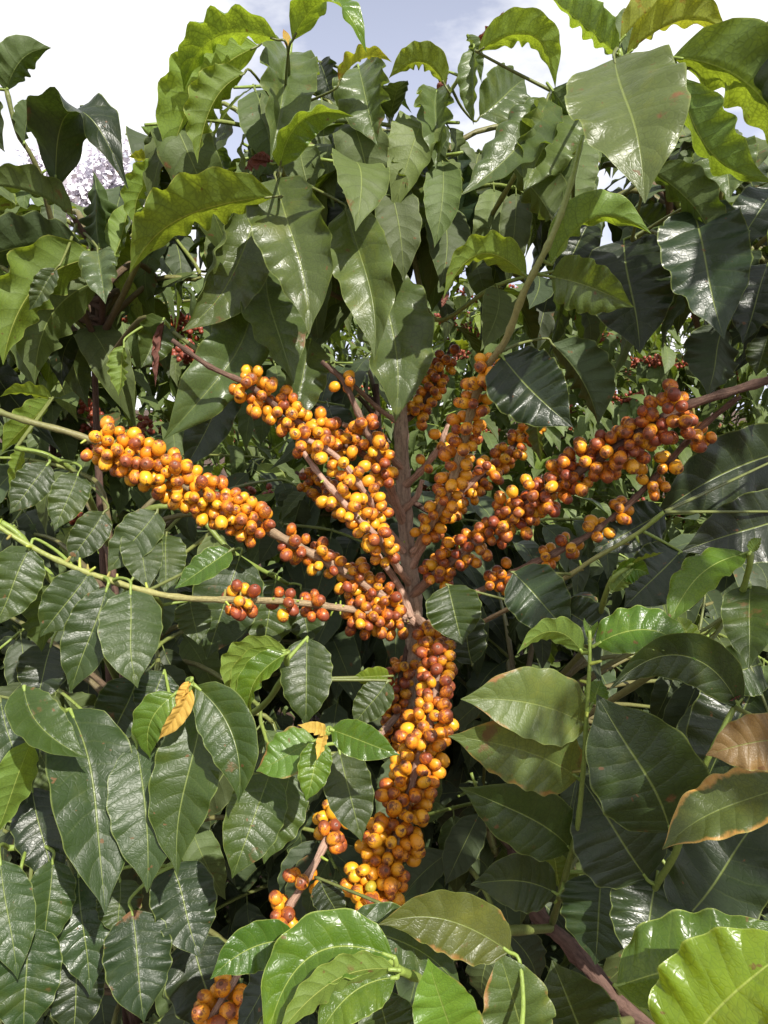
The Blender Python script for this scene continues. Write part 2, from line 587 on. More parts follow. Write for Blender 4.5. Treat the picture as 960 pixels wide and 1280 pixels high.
# ------------------------------------------------------------------ plants
class Plant:
    def __init__(self, base, label, group='coffee shrubs in the hedge row', name='coffee_shrub'):
        self.base = base
        self.root = thing(name, base, label, 'shrub', group)
        self.inv = Matrix.Translation(-base)
        self.branches = []                    # (object, path points)
        self.nleaf = 0
        self.kind = 'm'
        self.shift = 0.0

    def branch(self, pts, r0, r1, c0, c1, name='branch', knots=0.25, per=6, sides=8, step=0.035, gnarl=0.0, buds=0, at_nodes=True):
        path = catmull(pts, per)
        g = Geo()
        g.add(tube(path, r0, r1, c0, c1, sides, knots, step, gnarl))
        if buds:                              # small bracts and flower buds sitting on the nodes
            for _ in range(buds):
                i = random.randrange(1, len(path) - 1)
                t = (path[i + 1] - path[i]).normalized()
                o = t.orthogonal().normalized()
                o.rotate(Quaternion(t, random.random() * 6.28))
                d = (o + t * random.uniform(-.3, .5)).normalized()
                q = path[i]
                ln = random.uniform(0.004, 0.009)
                bc = random.choice([(0.35, 0.40, 0.07), (0.42, 0.36, 0.10), (0.25, 0.33, 0.05)])
                g.add(tube([q + d * r1 * 0.6, q + d * (r1 + ln * 0.45), q + d * (r1 + ln)], 0.0016, 0.0009, bc, bc, 5))
        ob = g.build(name, self.base, self.root)
        self.branches.append((ob, path))
        return ob, path

    def nearest(self, p):
        best = None
        for ob, path in self.branches:
            for q in path:
                d = (q - p).length_squared
                if best is None or d < best[0]:
                    best = (d, ob, q)
        return best

    def put_leaf(self, mesh, mat4, parent, color):
        o = bpy.data.objects.new('leaf', mesh)
        COL.objects.link(o)
        o.parent = parent
        o.matrix_local = self.inv @ mat4
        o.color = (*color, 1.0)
        self.nleaf += 1
        return o

    def hand_leaf(self, bx, by, tx, ty, W, d, dd=0.0, r=0, r2=None, bow=0.0, arch=0.06, fold=14, el=0, er=0, wave=0.32, k=None, tint=None, stalk=True):
        """a leaf whose base and tip show at these photograph pixels; d is the base's distance, dd the tip's offset"""
        k = k or self.kind
        d += self.shift if bx < 605 and k not in 'gyo' else 0.0
        if self.kind == 'u':                  # the crown's leaves are more folded and ruffled
            fold, wave, W = fold * 1.6 + 4, wave * 1.4, W * 1.02
            el, er = el + random.uniform(-30, 40), er + random.uniform(-30, 40)
        B, T = P(bx, by, d), P(tx, ty, d + dd)
        ax = T - B
        L = ax.length
        t = ax / L
        mid = B.lerp(T, 0.5)
        if abs(r) > 95:                       # underside seen: the upper face still turns to the sky
            sc = (tx - bx) / max(1.0, math.hypot(tx - bx, ty - by))
            sg = 1 if sc < 0 else -1
            a = min(abs(r), 180 - 55 * abs(sc))
            r, r2 = sg * a, (None if r2 is None else sg * abs(r2))
            fold *= 1.3
            W = min(W / max(.35, abs(math.cos(rad(a)))), max(W, 0.52 * math.hypot(tx - bx, ty - by)))
        tcv = (CAM_LOC - mid).normalized()
        n0 = (tcv - t * tcv.dot(t)).normalized()
        s0 = t.cross(n0)
        nu = 40
        path = bez(B, mid + s0 * (2 * bow * L) + n0 * (2 * arch * L), T, nu)
        r2 = r + random.uniform(-16, 16) if r2 is None else r2
        sa, sb = random.uniform(-.022, .022) * L, random.uniform(-.015, .015) * L
        path = [p + n0 * (sa * math.sin(6.28 * i / nu)) + s0 * (sb * math.sin(6.28 * i / nu)) for i, p in enumerate(path)]
        fr = []
        for i in range(nu + 1):
            u = i / nu
            tg = (path[min(i + 1, nu)] - path[max(i - 1, 0)]).normalized()
            ph = rad(r + (r2 - r) * u)
            n = n0 * math.cos(ph) + s0 * math.sin(ph)
            n = n - tg * tg.dot(n)
            if n.length < 1e-3:
                n = tg.orthogonal()
            n.normalize()
            fr.append((tg.cross(n), n))
        width = W / FPX * (d + dd * 0.5)
        V, F, U = leaf_surface(path, fr, width, fold * random.uniform(.7, 1.4), el + random.uniform(-25, 25), er + random.uniform(-25, 25), wave * 1.25, random.random() * 6.28, nu, VS, nwav=random.uniform(4.2, 6.6), rb=random.uniform(.35, 1.0) if abs(r) < 90 else .2)
        V = [v - B for v in V]
        _, ob, q = self.nearest(B)
        gap = q - B
        nl = len(F)
        tg0 = (path[1] - path[0]).normalized()
        if stalk:
            a0 = gap
            m1 = -tg0 * min(0.014, gap.length * 0.35) * (1.0 if gap.dot(tg0) < 0 else 0.15)
            pts = [a0, gap * 0.5 + m1 * 0.5, m1 * 0.6, Vector((0, 0, 0)), path[2] - B - fr[2][1] * 0.0004]
            g = tube(catmull(pts, 4), 0.0018, 0.0011, GREEN, GREEN, 6)
            o = len(V)
            V += g[0]
            F += [tuple(i + o for i in f) for f in g[1]]
            U += [(0.0, 0.5)] * len(g[0])
        me = mesh_from('leaf', V, F, U)
        me.materials.append(LM[k])
        if stalk:
            me.materials.append(STEM)
            ca = me.color_attributes.new('tint', 'FLOAT_COLOR', 'POINT')
            sc_ = OLIVE if gap.length > 0.05 else GREEN
            ca.data.foreach_set('color', np.tile(np.array((*sc_, 1), dtype=np.float32), len(V)))
            mi = np.zeros(len(F), dtype=np.int32)
            mi[nl:] = 1
            me.polygons.foreach_set('material_index', mi)
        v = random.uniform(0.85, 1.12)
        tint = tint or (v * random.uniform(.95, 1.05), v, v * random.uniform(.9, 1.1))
        return self.put_leaf(me, Matrix.Translation(B), ob, tint)

    def shoot(self, start, direc, length, nodes, size=1.0, keys='md', droop=0.5, face=None, col=OLIVE, root_from=None, avoid=None):
        """a leafy side branch: opposite pairs of leaves; it starts on the trunk when root_from is given"""
        direc = direc.normalized()
        end = start + direc * length + Vector((0, 0, -0.12 * length))
        if hides_fruit(end) or hides_fruit(start) or (px_of(end)[1] < 105 and px_of(end)[2] > .3):
            return
        pts = [start, start.lerp(end, 0.5) + Vector((0, 0, 0.06 * length)), end]
        if root_from is not None:
            m = root_from.lerp(start, 0.5) + Vector((random.uniform(-.03, .03), random.uniform(-.03, .03), 0.03))
            pts = [root_from, m] + pts
        ob, path = self.branch(pts, 0.0042 if root_from is not None else 0.0028, 0.0016, BARK_D if root_from is not None else col, GREEN, 'branch', 0.2, 5, 6)
        tail = path[-11:]
        for i in range(nodes):
            f = (i + 0.6) / nodes
            q = tail[min(10, int(f * 10))]
            ax = (tail[min(10, int(f * 10) + 1)] - tail[max(0, int(f * 10) - 1)]).normalized()
            side = ax.cross(Vector((0, 0, 1)))
            if side.length < 0.1:
                side = ax.cross(CF)
            side.normalize()
            if i % 2 and random.random() < 0.5:
                side.rotate(Quaternion(ax, random.uniform(0.5, 1.4)))
            for sg in (1, -1):
                if random.random() < 0.06:
                    continue
                d = side * sg + ax * random.uniform(0.1, 0.8) + Vector((0, 0, -droop * random.uniform(0.3, 1.5)))
                d.normalize()
                up = Vector((random.uniform(-.25, .25), random.uniform(-.25, .25), 1))
                if face is not None:
                    up = up * (1 - face) + (-CF + Vector((random.uniform(-.5, .5), 0, random.uniform(-.2, .5)))) * face
                s = size * random.uniform(0.55, 1.15)
                k = random.choice(keys)
                me = VARS[(k, random.randrange(6))]
                M = Matrix.Translation(q) @ orient(d, up) @ Matrix.Diagonal((s, s * random.uniform(.78, 1.2), s * random.uniform(.5, 1.6), 1))
                if (avoid and avoid(q + d * 0.12 * s)) or any(hides_fruit(q + d * f_ * s) for f_ in (0.03, .07, .12)):
                    continue
                v = random.uniform(0.75, 1.15)
                self.put_leaf(me, M, ob, (v * random.uniform(.92, 1.1), v, v * random.uniform(.85, 1.1)))


def px_of(p):
    q = p - CAM_LOC
    z = q.dot(CF)
    return 480 + q.dot(CR) / z * FPX, 640 - q.dot(CU) / z * FPX, z


def hides_fruit(p):
    x, y, z = px_of(p)
    if 330 < x < 640 and 500 < y < 780 and z < 1.0:
        return True
    for fx, fy, fz in FRUIT_PX:
        if abs(fx - x) < 38 and abs(fy - y) < 38 and z < fz + .03:
            return True
    return False


FRUIT_PX = []


def ground_under(p):
    return Vector((p.x, p.y, 0.0))


# ------------------------------------------------------------------ ground
def build_ground():
    n = 60
    xs = np.sign(np.linspace(-1, 1, n)) * np.abs(np.linspace(-1, 1, n)) ** 3 * 400
    V = [(x, y, 0.035 * math.sin(x * 1.7) * math.cos(y * 1.3) - 0.03) for y in xs for x in xs]
    F = [(j * n + i, j * n + i + 1, (j + 1) * n + i + 1, (j + 1) * n + i) for j in range(n - 1) for i in range(n - 1)]
    o = link('ground', mesh_from('ground', V, F), None, SOIL)
    o['kind'] = 'structure'
    o['label'] = 'reddish brown bare soil under the coffee shrubs'
    o['category'] = 'ground'


build_ground()

# ================================================================== the fruiting shrub
tb = P(515, 775, 0.90)
base0 = ground_under(tb)
T0 = Plant(base0, 'coffee shrub with bare central branches thick with ripe orange berries')
T0.kind = 'u'
T0.shift = 0.10
R0 = T0.root
T0.branch([base0 + Vector((0.015, 0.02, -0.05)), base0 + Vector((0, 0.01, 0.45)), P(507, 960, 0.93), P(518, 800, 0.90), P(516, 740, 0.885), P(508, 670, 0.88),
           P(503, 590, 0.89), P(501, 520, 0.90), P(498, 430, .92), P(492, 330, .93), P(487, 250, .94)],
          0.0155, 0.0068, (0.50, 0.39, 0.31), (0.36, 0.25, 0.18), 'trunk', 0.22, 9, 14, 0.05, 0.13)
# peeling bark curls and cut stubs on the trunk
for (a, b, c, r) in [((512, 770, .872), (500, 735, .865), (470, 690, .85), .0055), ((505, 690, .868), (480, 655, .855), (462, 640, .85), .0045),
                     ((515, 690, .865), (540, 665, .85), (556, 640, .84), .0042), ((503, 640, .872), (485, 622, .86), (478, 616, .858), .006),
                     ((500, 640, .872), (520, 622, .865), (528, 600, .86), .0045), ((505, 770, .87), (492, 765, .86), (470, 757, .85), .0055)]:
    pa, pb, pc = P(*a), P(*b), P(*c)
    g = Geo()
    g.add(tube(catmull([pa, pb, pc], 5), r, r * 0.55, PINK, PINK, 8, 0.2, 0.02, 0.3))
    g.build('branch_stub', base0, R0)

FR = {}                                         # fruiting branches: name -> (object, path)


def fruit_branch(key, pts, r0, r1, c0, c1, buds=0, per=8):
    FR[key] = T0.branch([P(*p) for p in pts], r0, r1, c0, c1, 'fruiting_branch', 0.35, per, 8, 0.026, 0.12, buds)


fruit_branch('armL', [(522, 782, .885), (478, 745, .85), (425, 712, .82), (330, 660, .77), (255, 622, .745), (180, 578, .725), (100, 545, .71), (30, 525, .70), (-30, 505, .70)], .0052, .0026, PINK, OLIVE, 10)
fruit_branch('armL2', [(522, 778, .885), (480, 768, .86), (425, 760, .82), (360, 752, .76), (300, 750, .71), (210, 745, .655), (110, 716, .62), (40, 684, .60), (-30, 640, .59)], .0044, .0017, PINK, (0.22, 0.28, 0.06), 46)
fruit_branch('down', [(520, 772, .885), (536, 790, .855), (546, 830, .80), (540, 890, .755), (523, 950, .715), (506, 1010, .70), (480, 1080, .68), (448, 1145, .665), (415, 1190, .655)], .0050, .0025, BARK, BARK, 4)
fruit_branch('armR', [(514, 745, 0.882), (560, 705, 0.842), (640, 645, 0.790), (710, 598, 0.755), (770, 560, 0.725), (850, 512, 0.690), (905, 492, 0.670), (985, 468, 0.650)], .0056, .0038, BARK, BARK_D, 6)
fruit_branch('armR2', [(518, 790, .885), (590, 745, .86), (650, 712, .83), (720, 678, .80), (775, 640, .775), (825, 590, .75), (870, 540, .72), (925, 495, .69)], .0042, .0026, PINK, BARK_D, 6)
fruit_branch('inL', [(508, 690, 0.880), (482, 660, 0.835), (455, 615, 0.780), (425, 575, 0.765), (395, 555, 0.760), (365, 545, 0.765)], .0044, .0026, PINK, PINK, 2)
fruit_branch('inL2', [(504, 655, 0.880), (490, 615, 0.840), (468, 560, 0.790), (445, 510, 0.780), (428, 475, 0.780), (402, 452, 0.780)], .0052, .0024, PINK, BARK_D, 3)
fruit_branch('inL3', [(512, 730, 0.880), (490, 700, 0.830), (470, 670, 0.780), (440, 640, 0.765), (405, 600, 0.760), (375, 560, 0.770)], .0044, .0026, PINK, PINK, 2)
fruit_branch('upL', [(502, 600, 0.890), (440, 560, 0.840), (385, 535, 0.790), (335, 500, 0.760), (305, 478, 0.750), (262, 458, 0.740), (215, 425, 0.730)], .0040, .0022, BARK, BARK_D, 3)
fruit_branch('twigL', [(500, 530, .90), (470, 508, .875), (440, 480, .86), (405, 455, .85)], .0032, .0022, PINK, BARK_D, 2)
fruit_branch('upR', [(514, 700, 0.880), (535, 660, 0.838), (560, 615, 0.790), (578, 560, 0.760), (590, 510, 0.730), (605, 465, 0.705), (632, 425, 0.670), (655, 365, 0.635), (688, 300, 0.610), (712, 235, 0.600), (728, 170, 0.600)], .0052, .0020, PINK, GREEN, 4)
fruit_branch('inR', [(512, 715, .88), (532, 675, .855), (552, 640, .835), (580, 612, .82), (610, 585, .815)], .0044, .0026, PINK, PINK, 2)
fruit_branch('inR2', [(502, 610, .888), (525, 590, .86), (548, 560, .845), (560, 530, .84)], .0044, .0026, PINK, PINK, 2)
fruit_branch('inL4', [(502, 585, .885), (478, 560, .855), (452, 540, .84), (428, 530, .83)], .0044, .0026, PINK, PINK, 2)
fruit_branch('bkR', [(506, 620, .89), (545, 640, .90), (590, 610, .91), (630, 570, .92), (660, 540, .93), (690, 500, .95)], .0036, .0020, BARK_D, BARK_D, 2)
fruit_branch('bkR2', [(501, 530, .90), (525, 510, .92), (548, 470, .94), (565, 430, .96)], .0034, .0020, BARK_D, BARK_D, 2)
fruit_branch('bkL', [(505, 680, .89), (460, 650, .93), (410, 620, .96), (370, 590, .98)], .0034, .0020, BARK_D, BARK_D)
fruit_branch('bkD', [(512, 800, .90), (500, 850, .90), (492, 900, .89), (485, 945, .88)], .0034, .0020, BARK_D, BARK_D)
fruit_branch('low', [(510, 880, .93), (440, 960, .75), (412, 1040, .665), (385, 1095, .64), (350, 1150, .635), (300, 1215, .60), (262, 1275, .575)], .0045, .0026, BARK, PINK, 3)


# berries -------------------------------------------------------------------
def berry_mesh(seg=14, rows=10, seed=0):
    r = random.Random(seed)
    el = 1.10 + 0.18 * r.random()
    sq = 1 + 0.06 * (r.random() - .5)
    V, U, F = [], [], []
    lat = [0.0] + [i / rows for i in range(1, rows - 1)] + [0.90, 0.945, 0.975, 1.0]
    for a in lat:
        th = math.pi * a
        rr = math.sin(th)
        z = -math.cos(th) * el
        if a > 0.93:
            z -= 0.10 * min(1.0, (a - 0.93) / 0.04)        # navel sunk into the tip
        if a < 0.08:
            z += 0.05
        for s in range(seg):
            ph = 2 * math.pi * s / seg
            V.append(Vector((rr * math.cos(ph) * sq, rr * math.sin(ph) / sq, z)))
            U.append((s / seg, a))
    for i in range(len(lat) - 1):
        for s in range(seg):
            s2 = (s + 1) % seg
            F.append((i * seg + s, i * seg + s2, (i + 1) * seg + s2, (i + 1) * seg + s))
    return V, F, U


BR = 0.0060                                     # berry radius in metres
BM = []
for j in range(5):
    V, F, U = berry_mesh(seed=j)
    me = mesh_from('berry', [v * BR for v in V], F, U)
    me.materials.append(BERRY)
    BM.append(me)
BLOW = berry_mesh(10, 8, 9)

berries = []                                    # (pos, axis, scale, key, redness, green)
cells = {}


def try_berry(p, ax, s, key, red, green=0.0):
    r = BR * s
    x, y, z = px_of(p)
    if 500 < y < 770 and abs(x - (502 + max(0, y - 640) * .12)) < 7 and y < 720 and z < .91:
        return False
    c = tuple(int(math.floor(x / 0.02)) for x in p)
    for i in (-1, 0, 1):
        for j in (-1, 0, 1):
            for k in (-1, 0, 1):
                for (q, rq) in cells.get((c[0] + i, c[1] + j, c[2] + k), ()):
                    if (q - p).length < (r + rq) * 0.84:
                        return False
    cells.setdefault(c, []).append((p, r))
    berries.append((p, ax, s, key, red, green))
    return True


def fruit(key, f0, f1, step=0.0165, per=(9, 13), red=0.4, size=1.0, jit=0.36, spread=1.0, lay=4, den=8):
    """clusters of berries round the branch between the fractions f0 and f1 of its length"""
    path = FR[key][1]
    cum = [0.0]
    for i in range(len(path) - 1):
        cum.append(cum[-1] + (path[i + 1] - path[i]).length)
    L = cum[-1]
    s = f0 * L
    while s <= max(f1, f0) * L + 1e-4:
        i = max(0, min(len(path) - 2, int(np.searchsorted(cum, s)) - 1))
        t = (path[i + 1] - path[i]).normalized()
        q = path[i].lerp(path[i + 1], (s - cum[i]) / max(1e-6, cum[i + 1] - cum[i]))
        o = t.orthogonal().normalized()
        for _ in range(random.randint(*per) * den):
            v = o.copy()
            v.rotate(Quaternion(t, random.random() * 6.283))
            sz = size * random.uniform(0.84, 1.12)
            rr = (0.0042 + BR * sz * random.choice((0.95, 1.05, 1.3, 1.8, 2.3, 2.8)[:lay]) * spread)
            ax = (v + t * random.uniform(-.6, .6) + Vector((0, 0, -.15))).normalized()
            try_berry(q + v * rr + t * random.uniform(-jit, jit) * 0.019, ax, sz, key, min(1, max(0, red + random.uniform(-.25, .25))),
                      0.75 if random.random() < 0.006 else 0.0)
        s += step * random.uniform(0.85, 1.2)


def frac_at(key, px):
    """fraction of the branch's length nearest a photograph pixel"""
    path = FR[key][1]
    best, bi = 1e9, 0
    for i, p in enumerate(path):
        x, y, _ = px_of(p)
        d = (x - px[0]) ** 2 + (y - px[1]) ** 2
        if d < best:
            best, bi = d, i
    tot = sum((path[i + 1] - path[i]).length for i in range(len(path) - 1))
    return sum((path[i + 1] - path[i]).length for i in range(bi)) / tot


def fruit_px(key, a, b, **kw):
    fruit(key, frac_at(key, a), frac_at(key, b), **kw)


fruit_px('armL', (318, 652), (112, 550), red=0.26, per=(14, 18), spread=.95, lay=6, jit=.5)
fruit_px('armL', (418, 708), (345, 668), red=0.5, per=(7, 9), lay=4, step=.020, den=4, jit=.3)
fruit_px('armL', (476, 743), (425, 713), red=0.48, per=(9, 12), lay=5, den=4, step=.021, jit=.3)
fruit_px('armL2', (490, 768), (430, 760), red=0.5, per=(12, 15), spread=1.15, lay=6)
fruit_px('armL2', (392, 756), (387, 755), red=0.7, per=(6, 8), spread=1.0, lay=4, den=4, jit=.35)
fruit_px('armL2', (356, 752), (351, 751), red=0.7, per=(6, 8), spread=1.0, lay=4, den=4, jit=.35)
fruit_px('armL2', (308, 750), (294, 749), red=0.7, per=(6, 8), spread=1.0, lay=4, den=4, jit=.4)
fruit_px('down', (540, 800), (544, 900), red=0.55, per=(10, 13), size=1.02, spread=.95, lay=5)
fruit_px('down', (540, 895), (505, 1012), red=0.30, per=(10, 13), size=1.02, spread=1.0, lay=6)
fruit_px('down', (505, 1010), (450, 1142), red=0.22, per=(10, 13), size=1.0, spread=1.2, lay=6)
fruit_px('armR', (548, 715), (640, 645), red=0.60, per=(9, 12), lay=5, den=5, step=.020, jit=.35)
fruit_px('armR', (640, 645), (862, 508), red=0.58, per=(10, 13), spread=1.1, lay=6, den=5, step=.020, jit=.38)
fruit_px('armR2', (618, 728), (632, 720), red=0.3, per=(5, 7))
for a, b in [((683, 696), (690, 692)), ((712, 682), (722, 677)), ((748, 655), (754, 651)), ((775, 640), (786, 630)), ((815, 600), (826, 590)), ((838, 575), (850, 562)), ((870, 545), (874, 541))]:
    fruit_px('armR2', a, b, red=0.3, per=(4, 6), step=0.022)
fruit_px('inL', (470, 645), (372, 547), red=0.35, per=(6, 9), lay=4, step=.021, den=3, jit=.3)
fruit_px('inL2', (480, 590), (445, 525), red=0.42, per=(8, 11), lay=4, step=.020, den=3, jit=.3)
fruit_px('inL2', (428, 478), (430, 480), red=0.3, per=(1, 2))
fruit_px('inL3', (482, 690), (410, 605), red=0.32, per=(6, 8), lay=4, step=.021, den=4, jit=.3)
fruit_px('upL', (430, 556), (295, 475), red=0.40, per=(9, 12), spread=1.1, lay=5, den=4, step=.020, jit=.35)
fruit_px('upR', (532, 665), (585, 530), red=0.35, per=(6, 9), lay=4, step=.023, den=3, jit=.3)
fruit_px('upR', (585, 530), (612, 455), red=0.28, per=(8, 11), lay=4, step=.021, den=4, jit=.3)
fruit_px('inR', (536, 668), (606, 588), red=0.4, per=(6, 8), lay=3, step=.024, den=3, jit=.3)
fruit_px('inR2', (540, 575), (558, 535), red=0.35, per=(3, 5), lay=2, step=.024, den=2)
fruit_px('inL4', (470, 552), (432, 531), red=0.38, per=(6, 8), lay=3, step=.022, den=3, jit=.3)
fruit_px('bkR', (560, 632), (670, 530), red=0.35, per=(5, 7))
fruit_px('bkR2', (520, 515), (560, 440), red=0.4, per=(3, 5))
fruit_px('bkL', (450, 645), (375, 595), red=0.4, per=(5, 7))
fruit_px('bkD', (505, 830), (487, 940), red=0.5, per=(6, 9))
fruit_px('low', (415, 1025), (402, 1075), red=0.35, per=(4, 6), step=.024)
fruit_px('low', (382, 1098), (372, 1112), red=0.4, per=(5, 7))
fruit_px('low', (356, 1142), (343, 1160), red=0.5, per=(6, 8))
fruit_px('low', (285, 1240), (262, 1272), red=0.35, per=(6, 8))


def rank(b):
    p = b[0]
    q, _ = None, None
    path = FR[b[3]][1]
    c = min(path, key=lambda w: (w - p).length_squared)
    x, y, z = px_of(p)
    front = (p - c).normalized().dot((CAM_LOC - p).normalized())
    back = 0.4 if b[3].startswith('bk') else 0.0
    return z - 0.22 * front + back


FRUIT_PX += [px_of(b[0]) for b in berries if not b[3].startswith('bk')][::4]
berries.sort(key=rank)
NB = 300
for i, (p, ax, s, key, red, green) in enumerate(berries[:NB]):
    o = bpy.data.objects.new('berry', BM[i % 5])
    COL.objects.link(o)
    o.parent = FR[key][0]
    o.matrix_local = T0.inv @ Matrix.Translation(p) @ ax.to_track_quat('Z', 'Y').to_matrix().to_4x4() @ Matrix.Rotation(random.random() * 6.28, 4, 'Z') @ Matrix.Diagonal((s * random.uniform(.9, 1.06), s * random.uniform(.9, 1.06), s * random.uniform(.93, 1.1), 1))
    o.color = (red, green, 0, 1)


def join_berries(items, name, origin, parent):
    bv = np.array([tuple(v) for v in BLOW[0]], dtype=np.float32)
    bf = np.array(BLOW[1], dtype=np.int32)
    bu = np.array(BLOW[2], dtype=np.float32)
    n = len(bv)
    Vs, Fs, Us, Rs = [], [], [], []
    for i, (p, ax, s, key, red, green) in enumerate(items):
        m = np.array(ax.to_track_quat('Z', 'Y').to_matrix(), dtype=np.float32)
        Vs.append(bv @ m.T * (BR * s) + np.array(p - origin, dtype=np.float32))
        Fs.append(bf + i * n)
        Us.append(bu)
        Rs.append(np.full(n, red, dtype=np.float32))
    me = mesh_from(name, np.concatenate(Vs).tolist(), np.concatenate(Fs).tolist(), np.concatenate(Us))
    a = me.attributes.new('redness', 'FLOAT', 'POINT')
    a.data.foreach_set('value', np.concatenate(Rs))
    o = link(name, me, parent, BERRY)
    o.color = (0, 0, 0, 1)
    o['kind'] = 'stuff'
    return o


join_berries(berries[NB:], 'berry_clusters', base0, R0)
print('berries', len(berries))

# leafy shoots of the fruiting shrub's crown ---------------------------------
H = T0.hand_leaf
T0.branch([P(490, 330, 0.920), P(430, 280, 0.905), P(385, 235, 0.845), P(352, 212, 0.785), P(358, 120, 0.785), P(364, 50, 0.785)], .0036, .0020, BARK_D, GREEN)
T0.branch([P(490, 400, 0.920), P(420, 370, 0.905), P(360, 330, 0.835), P(330, 300, 0.815), P(325, 255, 0.795)], .0034, .0022, BARK_D, OLIVE)
T0.branch([P(488, 330, 0.920), P(490, 300, 0.905), P(500, 240, 0.855), P(540, 150, 0.825), P(575, 95, 0.805), P(592, 50, 0.795)], .0034, .0020, BARK_D, GREEN)
T0.branch([P(490, 300, 0.920), P(470, 230, 0.885), P(455, 150, 0.835), P(440, 90, 0.815)], .0034, .0020, BARK_D, GREEN)
T0.branch([P(575, 330, .92), P(620, 260, .82), P(665, 180, .75), P(692, 115, .72)], .0034, .0020, BARK_D, GREEN)
H(347, 50, 230, 114, 62, .70, .03, r=152, bow=.24, k='y', wave=.35)
H(322, 58, 213, 212, 78, .74, .02, r=152, bow=.13, k='g')
H(305, 92, 247, 204, 52, .71, 0, r=140, bow=.12, k='g', wave=.5)
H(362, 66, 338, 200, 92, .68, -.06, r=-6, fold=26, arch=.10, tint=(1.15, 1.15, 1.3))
H(366, 50, 458, 66, 58, .68, -.02, r=165, r2=60, bow=-.44, k='y')
H(362, 62, 354, 36, 12, .70, r=30, k='w', wave=.1)
H(400, 78, 418, 128, 46, .74, r=20, k='d')
H(424, 102, 490, 78, 30, .73, r=120, bow=-.2, k='o', wave=.5)
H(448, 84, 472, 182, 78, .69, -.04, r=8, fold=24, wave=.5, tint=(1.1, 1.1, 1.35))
H(350, 208, 442, 146, 50, .66, -.02, r=35, bow=-.26, k='y', er=70)
H(352, 196, 402, 150, 20, .65, r=70, bow=-.1, k='r', wave=.5, fold=40)
H(340, 200, 305, 212, 26, .68, r=30, k='r', wave=.7, fold=45, arch=.2)
H(338, 204, 312, 198, 18, .67, r=80, k='r', wave=.7, fold=50)
H(345, 224, 386, 418, 100, .63, -.04, r=0, bow=-.03, fold=12, wave=.3, tint=(1.15, 1.12, 1.1))
H(432, 262, 468, 450, 82, .67, -.04, r=12, bow=-.05, tint=(1.2, 1.15, 1.2))
H(470, 330, 494, 528, 104, .72, -.04, r=-8, bow=-.05, fold=10, tint=(1.2, 1.2, 1.3))
H(342, 246, 162, 342, 62, .69, .02, r=142, bow=.13, k='g', wave=.35)
H(322, 262, 228, 414, 84, .68, -.03, r=20, bow=-.08, er=10, el=150, wave=.25)
H(318, 368, 204, 550, 84, .70, -.02, r=14, bow=-.08, el=0, er=-120, wave=.3, tint=(.95, 1.0, 1.1))
H(285, 455, 228, 590, 62, .77, 0, r=10, k='d', bow=-.05)
H(335, 322, 368, 480, 86, .71, -.04, r=-10, bow=.05)
H(388, 425, 365, 534, 66, .72, -.03, r=-10, el=50, wave=.5, tint=(1.1, 1.1, 1.3))
H(352, 320, 278, 356, 64, .76, 0, r=10, k='d')
H(508, 210, 490, 320, 88, .73, -.03, r=-10, fold=20, wave=.3)
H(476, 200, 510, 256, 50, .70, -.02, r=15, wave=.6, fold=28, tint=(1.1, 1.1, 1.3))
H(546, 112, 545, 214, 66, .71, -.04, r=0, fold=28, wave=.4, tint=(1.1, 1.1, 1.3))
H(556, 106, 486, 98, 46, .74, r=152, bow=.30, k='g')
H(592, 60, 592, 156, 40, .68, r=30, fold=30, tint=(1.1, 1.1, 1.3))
H(584, 44, 602, 104, 28, .69, r=-35, fold=35, wave=.6, tint=(1, 1, 1.5))  # extra blue in the tint paints the sky's sheen
H(592, 52, 630, 14, 26, .71, r=40, k='r', wave=.6, fold=40)
H(560, 90, 554, 138, 24, .71, r=40, k='r', wave=.6, fold=40)
H(598, 64, 694, 110, 48, .70, 0, r=150, bow=-.36, k='g')
H(684, 124, 576, 244, 74, .68, -.04, r=14, bow=-.06, el=-130, wave=.35)
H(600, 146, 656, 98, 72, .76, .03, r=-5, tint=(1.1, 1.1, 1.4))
H(700, 140, 655, 240, 88, .69, -.04, r=6, el=40, er=-60, wave=.5, tint=(1.15, 1.12, 1.25))  # grey sheen painted in through the tint
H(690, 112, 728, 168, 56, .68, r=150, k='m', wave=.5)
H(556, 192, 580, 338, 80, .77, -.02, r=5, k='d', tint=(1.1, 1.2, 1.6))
H(690, 272, 636, 196, 78, .66, .04, r=172, k='m')
H(716, 262, 728, 148, 64, .66, .04, r=178, k='m')
H(690, 330, 814, 292, 58, .63, -.01, r=160, bow=-.30, k='y')
H(658, 346, 554, 374, 50, .64, -.01, r=152, bow=.36, k='g')
H(560, 368, 552, 384, 10, .63, r=30, k='r', stalk=False)
H(690, 346, 792, 384, 68, .63, -.03, r=8, bow=-.04, tint=(1.25, 1.25, 1.2))
H(628, 446, 716, 534, 92, .68, -.03, r=-8, bow=.03, fold=10, k='d')
H(690, 430, 748, 532, 84, .72, 0, r=150, bow=-.08, k='d')
H(668, 505, 676, 578, 34, .72, r=60, k='m')
for _ in range(26):                              # inner foliage of the crown, its shade partly put into darker leaf kinds
    px, py, d = random.uniform(230, 720), random.uniform(110, 400), random.uniform(.86, 1.12)
    s = P(px, py, d)
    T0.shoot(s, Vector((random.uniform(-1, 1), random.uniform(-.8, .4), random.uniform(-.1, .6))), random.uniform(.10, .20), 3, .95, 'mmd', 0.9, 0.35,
             root_from=random.choice(T0.branches[0][1][-13:]))

